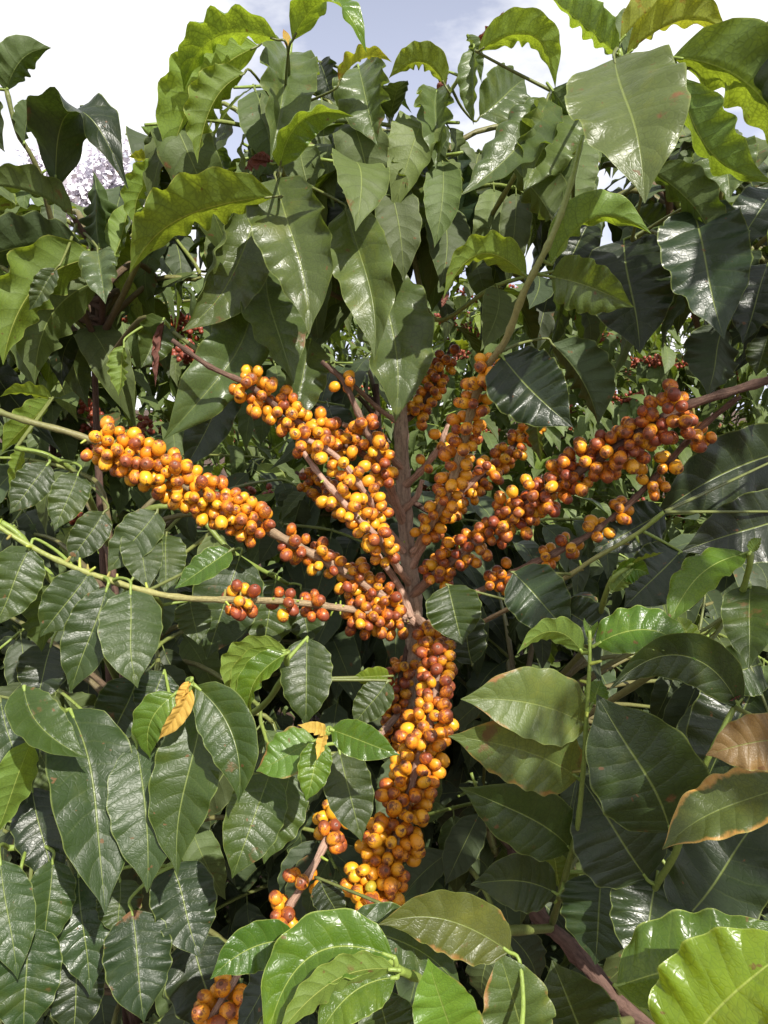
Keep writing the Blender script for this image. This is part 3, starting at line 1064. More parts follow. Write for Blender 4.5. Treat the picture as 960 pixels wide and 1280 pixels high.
for _ in range(15):                              # upper leaves closing the crown against the sky
    px, py, d = random.uniform(340, 720), random.uniform(120, 260), random.uniform(.84, .98)
    T0.shoot(P(px, py, d), Vector((random.uniform(-1, 1), random.uniform(-.9, .2), random.uniform(-.1, .3))), random.uniform(.08, .16), 3, .95, 'umm', 1.2, 0.45,
             root_from=random.choice(T0.branches[0][1][-9:]))

# ================================================================== upper left neighbour
b3 = ground_under(P(95, 400, 0.98))
T3 = Plant(b3, 'coffee shrub with curling yellow-green leaves against the white sky')
T3.kind = 'u'
T3.branch([b3 + Vector((0, 0, -.05)), b3 + Vector((0.02, 0, .6)), P(120, 520, .98), P(128, 400, .92), P(118, 320, .82), P(92, 272, .78)], .010, .003, BARK_D, BARK_D, 'trunk', .15, 7, 9, .06, .1)
T3.branch([P(126, 440, .94), P(80, 330, .84), P(48, 215, .77), P(22, 165, .75), P(8, 112, .74)], .004, .0022, BARK_D, OLIVE)
T3.branch([P(128, 420, .93), P(165, 345, .86), P(195, 265, .80), P(212, 195, .79)], .004, .002, BARK_D, GREEN)
T3.branch([P(124, 470, .96), P(175, 400, .84), P(215, 415, .80), P(250, 440, .79)], .004, .0022, BARK_D, OLIVE)
H = T3.hand_leaf
H(8, 114, 64, 60, 56, .74, 0, r=150, bow=-.15, k='m', el=60)
H(30, 180, 38, 122, 36, .75, .02, r=120, k='m')
H(-30, 110, 6, 190, 50, .73, 0, r=20, k='m')
H(70, 236, 160, 236, 84, .76, -.04, r=172, r2=60, bow=-.70, k='d', wave=.4)
H(124, 310, 117, 214, 96, .78, .02, r=178, fold=30, wave=.45, k='d', tint=(1.2, 1.3, .9))
H(90, 270, -30, 232, 66, .77, -.02, r=165, bow=.10, k='m')
H(104, 312, -40, 342, 84, .78, -.02, r=165, bow=.12, k='d')
H(120, 322, 4, 456, 90, .78, -.03, r=148, bow=.16, k='g', wave=.45)
H(126, 350, 44, 480, 84, .82, -.02, r=156, bow=.16, k='m')
H(70, 336, 36, 388, 30, .74, r=10, k='m', tint=(1.3, 1.2, 1.6))
H(122, 314, 132, 380, 50, .76, -.03, r=10, wave=.6, fold=30, tint=(1.2, 1.2, 1.9))  # tint lifted towards blue to paint sheen on the blade
H(142, 322, 166, 252, 40, .80, .02, r=150, k='g')
H(206, 208, 170, 286, 50, .79, 0, r=125, k='g', bow=.15)
H(212, 190, 176, 158, 34, .79, 0, r=150, k='y')
H(212, 206, 160, 196, 30, .80, 0, r=140, k='o')
H(180, 300, 168, 250, 36, .82, .02, r=160, k='g')
H(232, 200, 212, 262, 50, .78, 0, r=35, k='m')
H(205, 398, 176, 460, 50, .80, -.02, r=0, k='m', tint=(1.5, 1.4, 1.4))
H(155, 432, 148, 495, 34, .80, 0, r=140, k='g')
H(206, 402, 194, 484, 22, .79, 0, r=60, k='r', wave=.6, fold=45)
for _ in range(24):
    px, py, d = random.uniform(-60, 250), random.uniform(250, 470), random.uniform(.88, 1.2)
    T3.shoot(P(px, py, d), Vector((random.uniform(-1, 1), random.uniform(-.9, .3), random.uniform(-.1, .6))), random.uniform(.10, .2), 3, .95, 'mmdg', 0.8, 0.3,
             root_from=T3.branches[0][1][random.randrange(16, 27)])

# ================================================================== upper right neighbour
b4 = ground_under(P(850, 400, 0.92))
T4 = Plant(b4, 'tall coffee shrub with broad drooping leaves beside the clear background gap')
T4.kind = 'u'
T4.branch([b4 + Vector((0, 0, -.05)), b4 + Vector((0.02, 0, .6)), P(1060, 620, .98), P(980, 420, .90), P(880, 300, .82), P(815, 200, .74), P(790, 120, .67), P(772, 60, .65)], .012, .0030, BARK_D, GREEN, 'trunk', .15, 7, 9, .06, .1)
T4.branch([P(868, 360, .86), P(900, 250, .76), P(880, 150, .68), P(850, 90, .64)], .004, .0022, BARK_D, GREEN)
T4.branch([P(872, 380, .87), P(940, 300, .76), P(985, 220, .68)], .004, .0022, BARK_D, OLIVE)
T4.branch([P(880, 440, .9), P(850, 330, .76), P(815, 290, .72), P(790, 300, .70)], .004, .0022, BARK_D, OLIVE)
H = T4.hand_leaf
H(768, 74, 806, 254, 142, .58, -.06, r=0, fold=10, wave=.22, bow=-.02, arch=.10, tint=(1.3, 1.2, 1.25))
H(772, 68, 688, -4, 60, .64, .02, r=160, k='y', wave=.4)
H(776, 50, 888, 0, 50, .64, .01, r=150, bow=-.14, k='o')
H(784, 68, 910, 40, 54, .63, 0, r=162, bow=-.18, k='o')
H(768, 70, 800, 10, 44, .66, .04, r=170, k='m')
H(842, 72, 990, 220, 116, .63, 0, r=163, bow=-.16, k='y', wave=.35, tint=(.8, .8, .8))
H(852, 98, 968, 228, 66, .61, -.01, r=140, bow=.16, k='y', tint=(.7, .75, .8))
H(905, 178, 912, 248, 76, .72, -.03, r=0, tint=(1.1, 1.1, 1.4))
H(812, 212, 894, 320, 60, .64, 0, r=140, bow=-.10, k='m', wave=.4)
H(780, 300, 800, 442, 112, .73, -.03, r=5, k='d')
H(866, 262, 905, 424, 108, .65, -.05, r=-5, fold=12, k='d', tint=(1.2, 1.25, 1.6))  # here and on the next leaf, bluish shade is put into the colour
H(968, 236, 902, 336, 66, .66, -.02, r=25, k='d', tint=(1.2, 1.25, 1.6))
H(905, 405, 884, 494, 78, .78, -.01, r=150, k='d')
H(960, 330, 928, 430, 74, .72, -.02, r=20, k='d')
H(960, 420, 945, 470, 40, .75, 0, r=20, k='m')
H(735, 280, 700, 350, 60, .78, 0, r=20, k='d')
H(830, 300, 790, 260, 60, .8, 0, r=20, k='m')
H(960, 30, 975, 150, 50, .60, 0, r=30, k='m')
for _ in range(26):
    px, py, d = random.uniform(690, 1010), random.uniform(190, 400), random.uniform(.80, 1.1)
    T4.shoot(P(px, py, d), Vector((random.uniform(-1, 1), random.uniform(-.9, .3), random.uniform(-.1, .6))), random.uniform(.10, .2), 3, .95, 'mdd', 0.8, 0.3,
             root_from=T4.branches[0][1][random.randrange(24, 34)], avoid=lambda p: px_of(p)[1] > 440)

# unseen bough and shoots added over the camera's side to shade the leaves below
_, shade_bough = T4.branch([T4.branches[0][1][20], Vector((.72, .62, 1.80)), Vector((.70, .34, 2.02)), Vector((.62, .10, 2.14)), Vector((.58, -.16, 2.20))], .007, .003, BARK_D, OLIVE)
for (cx, cy, cz) in [(.47, .38, 1.98), (.57, .31, 2.02), (.60, .40, 2.0), (.66, -.15, 2.10), (.74, -.05, 2.10), (.84, -.1, 2.14), (.60, -.30, 2.08), (.78, -.3, 2.12), (.72, .08, 2.08)]:
    c_ = Vector((cx, cy, cz))
    T4.shoot(c_, Vector((random.uniform(-.6, .8), random.uniform(-1, .2), .1)), .2, 4, 1.05, 'mmd', .5, None, root_from=min(shade_bough, key=lambda w: (w - c_).length))

# ================================================================== lower left shrub
b1 = ground_under(P(150, 900, 1.0))
T1 = Plant(b1, 'coffee shrub of large hanging glossy leaves under the pale green fruiting twig')
T1.branch([b1 + Vector((0, 0, -.05)), b1 + Vector((0, .01, .5)), P(150, 1150, .98), P(160, 950, .95), P(150, 800, .95), P(140, 700, .95)], .013, .004, BARK_D, BARK_D, 'trunk', .15, 7, 9, .06, .1)
T1.branch([P(156, 870, .93), P(120, 800, .75), P(60, 720, .66), P(20, 665, .64), P(-30, 640, .64)], .004, .0024, OLIVE, GREEN)
T1.branch([P(156, 900, .94), P(200, 770, .75), P(160, 735, .645), P(95, 712, .62)], .004, .0024, OLIVE, GREEN)
T1.branch([P(158, 930, .95), P(130, 900, .70), P(80, 890, .56), P(30, 862, .53)], .004, .0024, OLIVE, GREEN)
T1.branch([P(158, 950, .95), P(200, 900, .70), P(240, 872, .55), P(236, 850, .52)], .004, .0024, OLIVE, GREEN)
T1.branch([P(158, 950, .95), P(300, 900, .75), P(352, 850, .62), P(358, 815, .57)], .004, .0024, OLIVE, GREEN)
T1.branch([P(158, 960, .95), P(330, 970, .70), P(385, 940, .54), P(412, 912, .50)], .004, .0024, OLIVE, GREEN)
T1.branch([P(155, 1080, .97), P(110, 1080, .70), P(60, 1060, .60), P(10, 1060, .58)], .004, .0024, OLIVE, GREEN)
T1.branch([P(155, 1100, .97), P(190, 1090, .68), P(220, 1080, .60)], .004, .0024, OLIVE, GREEN)
T1.branch([P(140, 700, .91), P(180, 640, .84), P(240, 640, .84), P(290, 690, .84), P(360, 730, .88)], .004, .0024, OLIVE, GREEN)
T1.branch([P(135, 680, .9), P(100, 600, .78), P(60, 570, .74), P(20, 560, .74)], .004, .0024, OLIVE, GREEN)
H = T1.hand_leaf
gloss = (1.0, 1.0, 1.0)
H(163, 738, 172, 860, 78, .60, -.03, r=0, bow=.03, wave=.18)
H(134, 734, 88, 866, 66, .61, -.02, r=8, wave=.35, k='m', tint=(.9, .95, 1.1))
H(112, 716, 50, 796, 62, .62, -.02, r=5, wave=.35, tint=(.95, 1, 1.1))
H(38, 684, -8, 784, 66, .60, -.02, r=0, wave=.45)
H(66, 730, 52, 815, 66, .64, 0, r=140, wave=.35)
H(196, 640, 134, 716, 54, .70, -.02, r=8)
H(172, 660, 186, 738, 52, .70, -.03, r=0)
H(208, 668, 206, 742, 52, .72, -.03, r=0)
H(288, 688, 218, 736, 40, .68, -.02, r=20, k='y', tint=(.65, .7, 1))
H(98, 592, 68, 664, 46, .72, -.02, r=5)
H(60, 580, 12, 642, 46, .73, -.02, r=10)
H(130, 640, 86, 706, 44, .72, -.02, r=0)
H(300, 695, 258, 824, 88, .80, -.03, r=0, k='m', wave=.25)
H(345, 725, 326, 818, 70, .84, -.02, r=0)
H(238, 752, 248, 806, 46, .74, -.02, r=0)
H(376, 735, 386, 806, 60, .87, -.02, r=0)
H(30, 858, 110, 948, 64, .53, -.02, r=-10, bow=.12, fold=28, wave=.2, tint=(1.05, 1.15, .9))
H(88, 888, 132, 1144, 106, .56, -.06, r=0, bow=-.04, wave=.26, fold=16, tint=(.85, 1.0, 1.0))
H(170, 928, 184, 1116, 88, .55, -.04, r=0, bow=-.03, wave=.14, fold=16, tint=(.85, .95, 1.0))
H(255, 884, 222, 1094, 88, .55, -.04, r=6, bow=.04, wave=.25, tint=(1.25, 1.35, .95))
H(245, 858, 298, 1004, 72, .52, -.02, r=14, bow=-.14, fold=22, wave=.14, tint=(1.1, 1.25, .9))
H(218, 868, 188, 948, 48, .54, 0, r=15, bow=.18, k='y', tint=(.8, .8, .9))
H(238, 860, 198, 924, 26, .51, 0, r=-20, bow=-.05, k='w', fold=30, wave=.35)
H(238, 852, 220, 886, 18, .51, 0, r=30, k='w', fold=35, wave=.5)
H(358, 814, 284, 868, 36, .57, 0, r=130, bow=.30, k='y')
H(356, 816, 300, 884, 30, .56, 0, r=135, bow=.26, k='g')
H(356, 818, 318, 908, 44, .555, 0, r=35, bow=.22, k='y', fold=30)
H(384, 798, 382, 908, 66, .60, -.02, r=0, wave=.14, tint=(1.0, 1.05, .9))
H(338, 965, 290, 1098, 76, .55, -.03, r=0, wave=.2, tint=(1.3, 1.35, 1.1))
H(362, 968, 330, 1080, 66, .56, -.02, r=-15, tint=(1.25, 1.3, 1.1))
H(394, 926, 320, 964, 60, .52, -.01, r=10, k='b', tint=(1.1, 1.5, .8))
H(424, 938, 452, 1052, 62, .55, -.02, r=0, wave=.3)
H(402, 926, 382, 1002, 42, .50, -.01, r=0, k='y')
H(414, 912, 500, 944, 46, .50, -.02, r=0, k='y', tint=(.85, .95, .8))
H(408, 914, 372, 906, 18, .50, -.02, r=10, k='w', fold=30, wave=.6)
H(406, 918, 396, 950, 16, .50, -.02, r=10, k='w', fold=40, wave=.6)
H(484, 852, 442, 908, 44, .64, -.01, r=8, wave=.35)
H(486, 845, 440, 846, 26, .65, -.01, r=-20, k='g', wave=.4)
H(40, 985, 68, 1114, 64, .60, -.03, r=10, k='d')
H(0, 1075, 22, 1224, 66, .54, -.03, r=5, k='m', tint=(.8, .95, 1))
H(34, 1160, 30, 1300, 84, .54, -.02, r=0, k='m', tint=(.7, .9, 1))
H(66, 1075, 54, 1194, 62, .57, -.02, r=-10, k='m', tint=(.8, .95, 1))
H(150, 1100, 148, 1170, 56, .60, -.02, r=0)
H(165, 1138, 180, 1278, 86, .57, -.03, r=0, k='d', tint=(1.2, 1.4, 1.3))
H(215, 1080, 250, 1198, 82, .60, -.03, r=-5, k='d', tint=(1.2, 1.3, 1.3))
H(98, 1090, 112, 1244, 72, .60, -.03, r=5, k='d', tint=(1.2, 1.4, 1.2))
H(100, 1180, 90, 1300, 72, .60, -.02, r=5, k='d')
H(240, 1170, 275, 1300, 90, .64, -.02, r=0, k='d')
H(0, 872, 34, 1004, 60, .60, -.02, r=0, k='d', tint=(1.3, 1.4, 1.4))
H(40, 925, -6, 1046, 54, .55, 0, r=135, k='y', tint=(.75, .8, .8))
H(172, 846, 136, 934, 76, .66, -.02, r=0, k='d', tint=(1.3, 1.4, 1.4))
H(64, 806, 44, 880, 64, .68, -.02, r=5, k='d')
H(205, 840, 180, 905, 56, .66, -.02, r=0, k='d', tint=(1.2, 1.4, 1.2))
H(62, 500, 2, 566, 50, .80, -.02, r=130, k='g')
H(64, 498, 0, 496, 36, .80, -.02, r=140, k='g', bow=.1)
H(30, 560, 12, 612, 26, .78, -.02, r=130, k='y')
T1.hand_leaf(26, 1090, 22, 1140, 22, .56, 0, r=100, k='y')
for _ in range(42):
    px, py, d = random.uniform(-60, 470), random.uniform(580, 1290), random.uniform(.74, 1.3)
    tp = T1.branches[0][1]
    T1.shoot(P(px, py, d), Vector((random.uniform(-1, 1), random.uniform(-1, .2), random.uniform(-.3, .4))), random.uniform(.08, .18), 3, .95, 'mdd', 1.3, 0.5,
             root_from=min(tp, key=lambda w: abs(w.z - (P(px, py, d).z - .05))), avoid=lambda p: px_of(p)[2] < .66)

# ================================================================== lower right shrub
b2 = ground_under(P(820, 1240, 0.80))
T2 = Plant(b2, 'coffee shrub with broad shaded leaves and bright young tips beside the hanging berry branch')
T2.branch([b2 + Vector((0, 0, -.05)), b2 + Vector((0, .0, .5)), P(830, 1330, .68), P(770, 1250, .66), P(715, 1185, .67), P(668, 1135, .70), P(640, 1050, .80), P(650, 900, .95)], .0125, .005, (0.11, 0.062, 0.05), BARK_D, 'trunk', .3, 9, 12, .05, .4)
T2.branch([P(690, 1155, .68), P(708, 1090, .60), P(722, 1030, .565), P(730, 950, .55), P(734, 880, .54), P(737, 830, .535), P(737, 788, .535)], .0030, .0012, OLIVE, GREEN, buds=6)
T2.branch([P(770, 1250, .665), P(815, 1120, .58), P(845, 1065, .545), P(880, 960, .53), P(915, 890, .53), P(928, 870, .53)], .0034, .0018, OLIVE, GREEN)
T2.branch([P(650, 900, .95), P(740, 800, .80), P(752, 760, .70), P(765, 725, .66), P(790, 705, .66)], .004, .0022, BARK_D, GREEN)
T2.branch([P(660, 940, .93), P(850, 820, .74), P(915, 760, .62), P(935, 715, .585), P(938, 690, .58)], .004, .0022, BARK_D, GREEN)
T2.branch([P(560, 800, .93), P(690, 732, .78), P(740, 700, .74), P(795, 668, .71), P(830, 640, .69)], .003, .0020, PINK, GREEN, buds=4)
T2.branch([P(690, 1160, .68), P(600, 1170, .55), P(540, 1220, .47), P(495, 1212, .42)], .004, .0024, OLIVE, GREEN)
T2.branch([P(790, 1275, .66), P(720, 1290, .50), P(650, 1300, .42), P(560, 1310, .40)], .004, .0024, OLIVE, GREEN)
T2.branch([P(810, 1300, .66), P(850, 1310, .45), P(900, 1320, .38)], .004, .0024, OLIVE, GREEN)
H = T2.hand_leaf
H(560, 732, 578, 806, 70, .80, -.02, r=0, wave=.25, tint=(1.1, 1.15, 1))
H(590, 830, 575, 740, 50, .84, 0, r=10, k='d')
H(642, 716, 714, 792, 78, .72, -.02, r=-5, k='d', tint=(1.3, 1.4, 1.3))
H(932, 692, 834, 786, 58, .58, -.03, r=30, bow=.12, k='y', el=-70, tint=(.85, .85, .8))
H(745, 806, 870, 826, 64, .54, -.02, r=-28, bow=-.24, k='y', tint=(.75, .85, .8))
H(737, 800, 730, 772, 12, .535, .01, r=40, k='y', wave=.1)
H(737, 800, 747, 776, 12, .535, .01, r=-40, k='y', wave=.1)
H(740, 880, 752, 850, 30, .56, .01, r=10, k='y', tint=(.7, .8, .7))
H(732, 905, 700, 872, 34, .58, .01, r=10, k='m')
H(728, 816, 646, 818, 38, .54, -.02, r=150, bow=.28, k='y')
H(724, 808, 668, 782, 36, .56, 0, r=15, bow=.10, k='m')
H(832, 796, 798, 772, 40, .64, 0, r=140, k='g')
H(868, 806, 846, 770, 30, .60, 0, r=20, k='g')
H(765, 740, 800, 700, 30, .66, 0, r=160, k='y')
H(772, 722, 812, 718, 34, .66, 0, r=20, bow=-.2, k='y', tint=(.7, .8, .7))
H(790, 705, 830, 690, 22, .65, 0, r=100, k='g')
H(938, 690, 952, 672, 20, .57, 0, r=140, k='y')
H(938, 732, 936, 836, 66, .60, -.04, r=8, wave=.3, tint=(1.1, 1.1, 1))
H(925, 886, 760, 864, 66, .53, -.02, r=-18, bow=.30, k='m', wave=.2)
H(734, 906, 576, 874, 94, .55, -.02, r=0, bow=.07, k='b', wave=.14, tint=(1.1, 1.1, 1))
H(722, 972, 560, 920, 88, .56, -.02, r=-5, bow=.06, k='b', wave=.14)
H(714, 1062, 574, 984, 86, .58, -.02, r=-8, bow=.05, k='m', wave=.14, tint=(.85, .9, 1))
H(838, 1040, 746, 868, 136, .525, .01, r=0, bow=.03, k='m', wave=.10, fold=8, tint=(.85, .9, 1))
H(808, 1098, 722, 966, 124, .57, .01, r=0, bow=0, k='d', wave=.10, fold=8, tint=(1.3, 1.3, 1.3))
H(694, 1116, 588, 1106, 70, .60, -.02, r=-12, bow=.08, k='m', wave=.12, tint=(.85, .85, .9))
H(700, 1110, 690, 1060, 50, .63, 0, r=150, k='g', tint=(.6, .6, .6))
H(990, 982, 828, 1062, 82, .48, 0, r=30, bow=.06, k='e', wave=.35)
H(995, 925, 882, 944, 70, .46, .01, r=-15, bow=.05, k='n', wave=.35)
H(822, 1090, 800, 1220, 104, .58, -.03, r=0, k='d', fold=8, tint=(1.5, 1.5, 1.4))
H(752, 1092, 744, 1206, 96, .60, -.02, r=10, k='d', fold=8, tint=(1.3, 1.4, 1.3))
H(850, 1155, 968, 1004, 116, .56, .01, r=0, k='d', fold=8)
H(945, 850, 880, 985, 110, .62, -.01, r=0, k='d', tint=(1.3, 1.3, 1.2))
H(960, 900, 960, 1010, 90, .6, -.01, r=0, k='m')
H(880, 800, 830, 850, 80, .66, -.01, r=0, k='m')
H(950, 830, 890, 850, 70, .62, -.01, r=-10, k='m')
H(850, 690, 780, 760, 76, .72, -.02, r=0, k='d', tint=(1.2, 1.2, 1.3))
H(880, 745, 820, 700, 66, .74, -.02, r=0, k='d', tint=(1.2, 1.2, 1.3))
H(700, 760, 770, 800, 60, .72, -.01, r=0, k='d')
H(760, 1000, 700, 1090, 60, .66, -.01, r=160, k='m')
H(925, 868, 905, 878, 16, .53, 0, r=40, k='r', fold=45, wave=.6)
H(1000, 560, 815, 650, 96, .86, -.02, r=-20, k='d', bow=.06)
H(1000, 640, 850, 690, 90, .76, -.02, r=-10, k='d')
H(830, 640, 740, 690, 60, .80, -.02, r=-10, k='d')
H(636, 1190, 472, 1156, 78, .45, -.01, r=-12, bow=.12, k='b', wave=.25, tint=(1.3, 1.1, .9))
H(490, 1196, 332, 1310, 92, .42, -.02, r=12, bow=.30, k='y', fold=24, tint=(.8, .85, .8))
H(494, 1212, 344, 1300, 36, .41, -.02, r=135, bow=.14, k='g')
H(494, 1222, 396, 1300, 66, .415, -.02, r=10, bow=.14, k='y')
H(430, 1158, 578, 1240, 78, .46, 0, r=-5, bow=-.10, k='m', tint=(.9, 1, 1))
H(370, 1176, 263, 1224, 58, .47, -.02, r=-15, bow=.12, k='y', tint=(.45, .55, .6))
H(362, 1185, 290, 1300, 50, .50, -.02, r=30, k='d')
H(400, 1100, 425, 1150, 40, .60, 0, r=5, k='d')
H(570, 1310, 535, 1198, 86, .43, -.01, r=0, k='b', tint=(1.5, 2.0, .9))
H(660, 1310, 622, 1186, 92, .45, 0, r=0, k='b', tint=(1.0, 1.1, 1))
H(735, 1310, 690, 1200, 112, .50, 0, r=0, k='m')
H(490, 1310, 470, 1230, 80, .47, 0, r=0, k='m')
H(850, 1330, 1010, 1170, 150, .38, -.01, r=-5, bow=-.05, k='y', fold=14, wave=.4, tint=(1.7, 1.45, .9))
H(772, 1232, 985, 1150, 120, .43, -.01, r=-25, bow=.04, k='y', fold=24, wave=.4, tint=(.75, .75, .9))
H(620, 1290, 680, 1250, 60, .52, 0, r=0, k='d')
for _ in range(44):
    px, py, d = random.uniform(570, 1010), random.uniform(650, 1290), random.uniform(.72, 1.3)
    if 620 < px < 700 and py > 1080:
        continue
    tp = T2.branches[0][1]
    T2.shoot(P(px, py, d), Vector((random.uniform(-1, 1), random.uniform(-1, .2), random.uniform(-.2, .5))), random.uniform(.08, .18), 3, 1.0, 'mdd', 0.9, 0.45,
             root_from=min(tp, key=lambda w: (w - P(px, py, d)).length), avoid=lambda p: px_of(p)[2] < .66 or (px_of(p)[1] < 640))

def foliage(T, n, z0, hgt, R, ysq=1.0, mat='m', inner=.3):
    """the mass of leaves too deep in a shrub to tell apart"""
    b = T.base
    Vs, Fs, Us, off = [], [], [], 0
    for _ in range(n):
        z = random.uniform(z0, hgt)
        a = random.uniform(0, 2 * math.pi)
        rr = R * math.sqrt(max(0.1, 1 - ((z - .9) / (hgt - .75)) ** 2 if z > .9 else 1)) * random.uniform(inner, 1.0)
        p = Vector((math.cos(a) * rr, math.sin(a) * rr * ysq, z))
        d = Vector((math.cos(a) + random.uniform(-.8, .8), math.sin(a) + random.uniform(-.8, .8), random.uniform(-1.1, .3)))
        m3 = np.array(orient(d, Vector((math.cos(a) * .4, math.sin(a) * .4, 1))).to_3x3(), dtype=np.float32)
        fv, ff, fu = FARV[random.randrange(4)]
        Vs.append(fv @ m3.T * random.uniform(.7, 1.1) + np.array(p, dtype=np.float32))
        Fs += [tuple(i + off for i in f) for f in ff]
        Us.append(fu)
        off += len(fv)
    fo = link('foliage', mesh_from('foliage', np.concatenate(Vs).tolist(), Fs, np.concatenate(Us)), T.root, LM[mat])
    fo['kind'] = 'stuff'


# ================================================================== shrubs just behind
b5 = ground_under(P(500, 900, 1.35))
T5 = Plant(b5, 'dark coffee shrub standing in shade directly behind the fruiting trunk')
T5.branch([b5 + Vector((0, 0, -.05)), b5 + Vector((0, 0, .6)), P(500, 900, 1.33), P(480, 640, 1.3), P(470, 480, 1.28)], .013, .005, BARK_D, BARK_D, 'trunk', .15, 7, 9, .06, .1)
for _ in range(38):
    px, py, d = random.uniform(230, 660), random.uniform(430, 1250), random.uniform(1.08, 1.4)
    if px > 540 and py < 640:
        continue
    tp = T5.branches[0][1]
    T5.shoot(P(px, py, d), Vector((random.uniform(-1, 1), random.uniform(-1, .2), random.uniform(-.2, .5))), random.uniform(.1, .22), 3, 1.1, 'ddm', 0.9, 0.4,
             root_from=min(tp, key=lambda w: abs(w.z - P(px, py, d).z + .05)), avoid=lambda p: px_of(p)[0] > 545 and px_of(p)[1] < 650)

foliage(T5, 1100, .05, 1.33, .50, .5, 'd', 0.0)  # dark leaf kind: the deep shade is put into the colour
for sx, lab in ((-.72, 'dark coffee shrub in deep shade behind the large hanging glossy leaves'), (.70, 'dark coffee shrub in deep shade behind the broad leaves and bright young tips')):
    b7 = Vector((sx, 1.45, 0))
    T7 = Plant(b7, lab)
    T7.branch([b7 + Vector((0, 0, -.05)), b7 + Vector((.02, 0, .5)), b7 + Vector((0, 0, 1.15))], .014, .006, BARK_D, BARK_D, 'trunk', .15, 7, 9, .06, .1)
    for _ in range(30):
        q = b7 + Vector((random.uniform(-.45, .45), random.uniform(-.3, .1), random.uniform(.45, 1.15)))
        T7.shoot(q, Vector((random.uniform(-1, 1), random.uniform(-1, .1), random.uniform(-.2, .4))), random.uniform(.1, .2), 3, 1.1, 'dm', 0.8, 0.3,
                 root_from=min(T7.branches[0][1], key=lambda w: abs(w.z - q.z + .05)))
    foliage(T7, 1100, .05, 1.22, .55, .55, 'd', 0.0)  # shade painted in with the dark leaf kind

b6 = ground_under(P(60, 600, 1.75))
T6 = Plant(b6, 'coffee shrub with dull red berries seen past the curling leaves')
T6.branch([b6 + Vector((0, 0, -.05)), b6 + Vector((0, 0, .6)), P(70, 640, 1.75), P(60, 430, 1.75)], .014, .006, BARK_D, BARK_D, 'trunk', .15, 7, 9, .06, .1)
red_sites = []
for _ in range(34):
    px, py, d = random.uniform(-80, 330), random.uniform(370, 680), random.uniform(1.45, 1.95)
    tp = T6.branches[0][1]
    T6.shoot(P(px, py, d), Vector((random.uniform(-1, 1), random.uniform(-1, .1), random.uniform(-.2, .6))), random.uniform(.12, .25), 3, 1.1, 'mmdg', 0.7, 0.3,
             root_from=min(tp, key=lambda w: abs(w.z - P(px, py, d).z + .05)))
    red_sites.append(T6.branches[-1][1])
foliage(T6, 1500, .2, 1.85, .7, .5, 'm', 0.0)


def red_fruit(plant, paths, n, show=None):
    items = []
    if show:                                     # fruit along the shoots that face the opening
        near_ = [p for p in paths if show[0] < px_of(p[-6])[0] < show[2] and show[1] < px_of(p[-6])[1] < show[3]]
        for path in near_:
            for c in path[-12:-2:2]:
                o = (CAM_LOC - c).normalized() * .035
                for _ in range(12):
                    v = Vector((random.gauss(0, 1), random.gauss(0, 1), random.gauss(0, 1))).normalized()
                    items.append((c + o + v * random.uniform(.008, .026), v, random.uniform(.9, 1.15), '', random.uniform(1.0, 1.7), 0))
    for _ in range(n):
        path = random.choice(paths)
        c = path[random.randrange(max(1, len(path) - 14), len(path) - 4)]
        for _ in range(random.randint(9, 16)):
            v = Vector((random.gauss(0, 1), random.gauss(0, 1), random.gauss(0, 1))).normalized()
            items.append((c + v * random.uniform(.008, .022) + (path[3] - path[2]).normalized() * random.uniform(-.03, .03), v, random.uniform(.85, 1.1), '', random.uniform(1.1, 1.7), 0))
    return join_berries(items, 'berry_clusters', plant.base, plant.root)


red_fruit(T6, red_sites, 60, (-20, 390, 300, 530))

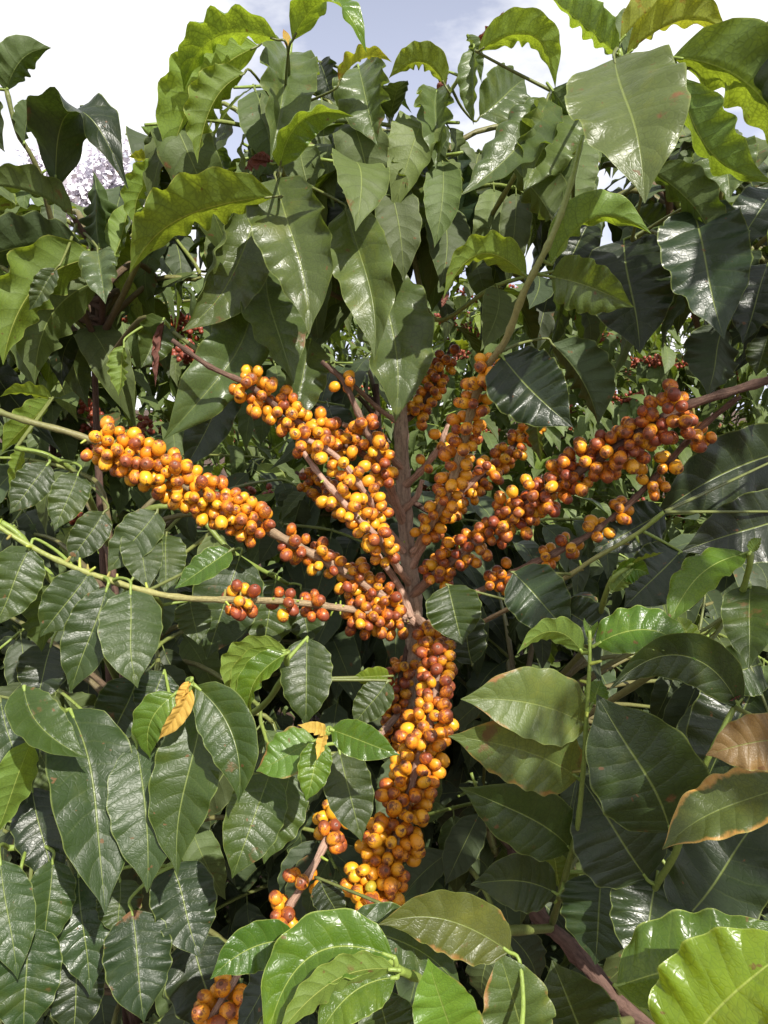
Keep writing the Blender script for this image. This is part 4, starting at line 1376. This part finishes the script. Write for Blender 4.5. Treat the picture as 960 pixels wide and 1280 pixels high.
# ================================================================== the sunlit row beyond
ROW = [(-1.9, 3.5, 2.05, 'sunlit coffee shrub far behind the upper curling leaves'),
       (-0.55, 3.3, 2.0, 'sunlit coffee shrub behind the crown of the fruiting one'),
       (0.72, 3.2, 1.95, 'sunlit coffee shrub with bright red berries showing through the gap in the leaves'),
       (1.75, 3.0, 1.95, 'sunlit coffee shrub with long yellow-green leaves at the end of the gap'),
       (1.35, 4.6, 2.15, 'sunlit coffee shrub in the second row behind the gap'),
       (2.75, 4.4, 2.1, 'sunlit coffee shrub in the second row past the thick fruiting branch'),
       (0.2, 4.7, 2.1, 'sunlit coffee shrub in the second row behind the trunk')]
for bi, (x, y, hgt, lab) in enumerate(ROW):
    b = Vector((x, y, 0))
    T = Plant(b, lab, 'coffee shrubs in the row beyond')
    T.branch([b + Vector((0, 0, -.05)), b + Vector((.02, 0, .7)), b + Vector((0, .02, 1.3)), b + Vector((0, 0, hgt - .1))], .022, .006, BARK_D, OLIVE, 'trunk', .15, 6, 9, .08, .1)
    tp = T.branches[0][1]
    paths = []
    near = 48
    for _ in range(near):                        # the shoots on the side that shows
        z = random.uniform(0.85, hgt)
        a = random.uniform(-math.pi * .95, -math.pi * .05)
        rr = 0.62 * math.sqrt(max(0.12, 1 - ((z - .9) / (hgt - .75)) ** 2)) * random.uniform(.75, 1.05)
        s = b + Vector((math.cos(a) * rr, math.sin(a) * rr, z))
        out = Vector((math.cos(a), math.sin(a), random.uniform(-.1, .6)))
        T.shoot(s, out, random.uniform(.12, .25), 3, 1.1, 'muug', 0.6, 0.1, root_from=min(tp, key=lambda w: abs(w.z - z + .08)))  # lighter leaf kinds put the row's sunlight into its colour
        paths.append(T.branches[-1][1])
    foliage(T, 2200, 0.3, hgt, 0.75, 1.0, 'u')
    red_fruit(T, paths, 80, (560, 400, 930, 500))

# ================================================================== far flowering tree
ft = P(118, 248, 22.0)
fb = ground_under(ft)
FT = thing('flowering_tree', fb, 'far tall tree in pale lilac blossom under the white sky', 'tree')
g = Geo()
g.add(tube(catmull([fb, fb + Vector((.15, 0, 3)), fb + Vector((0, .1, ft.z - .8))], 5), .22, .10, BARK_D, BARK_D, 8, 0, .1, .15))
g.build('trunk', fb, FT)
limbs = []
for k_ in range(7):
    a = k_ * .9
    e = ft + Vector((math.cos(a) * 1.3, math.sin(a) * 1.2, random.uniform(-.3, .9)))
    g = Geo()
    st = Vector((fb.x, fb.y + .05, ft.z - 1.2))
    g.add(tube(catmull([st, st.lerp(e, .5) + Vector((0, 0, .2)), e], 4), .07, .02, PINK, PINK, 6))
    g.build('limb', fb, FT)
    limbs.append((st, e))
V_, F_ = [], []
for _ in range(5200):
    st, e = random.choice(limbs)
    c = st.lerp(e, random.uniform(.45, 1.1)) + Vector((random.gauss(0, .33), random.gauss(0, .33), random.gauss(0, .28)))
    a = Vector((random.gauss(0, 1), random.gauss(0, 1), random.gauss(0, 1))).normalized()
    b = a.orthogonal().normalized()
    z = random.uniform(.07, .14)
    o = len(V_)
    V_ += [c - a * z - fb, c + b * z * .8 - fb, c + a * z - fb, c - b * z * .8 - fb]
    F_.append((o, o + 1, o + 2, o + 3))
cr_ = link('crown', mesh_from('crown', V_, F_, None, False), FT, plain_material('blossom', (0.86, 0.83, 0.90), (0.80, 0.77, 0.84), 2.5))  # lilac paled further, distance haze put into the colour
cr_['kind'] = 'stuff'

import collections
print('leaves', {T.root.name: T.nleaf for T in (T0, T1, T2, T3, T4, T5, T6)})
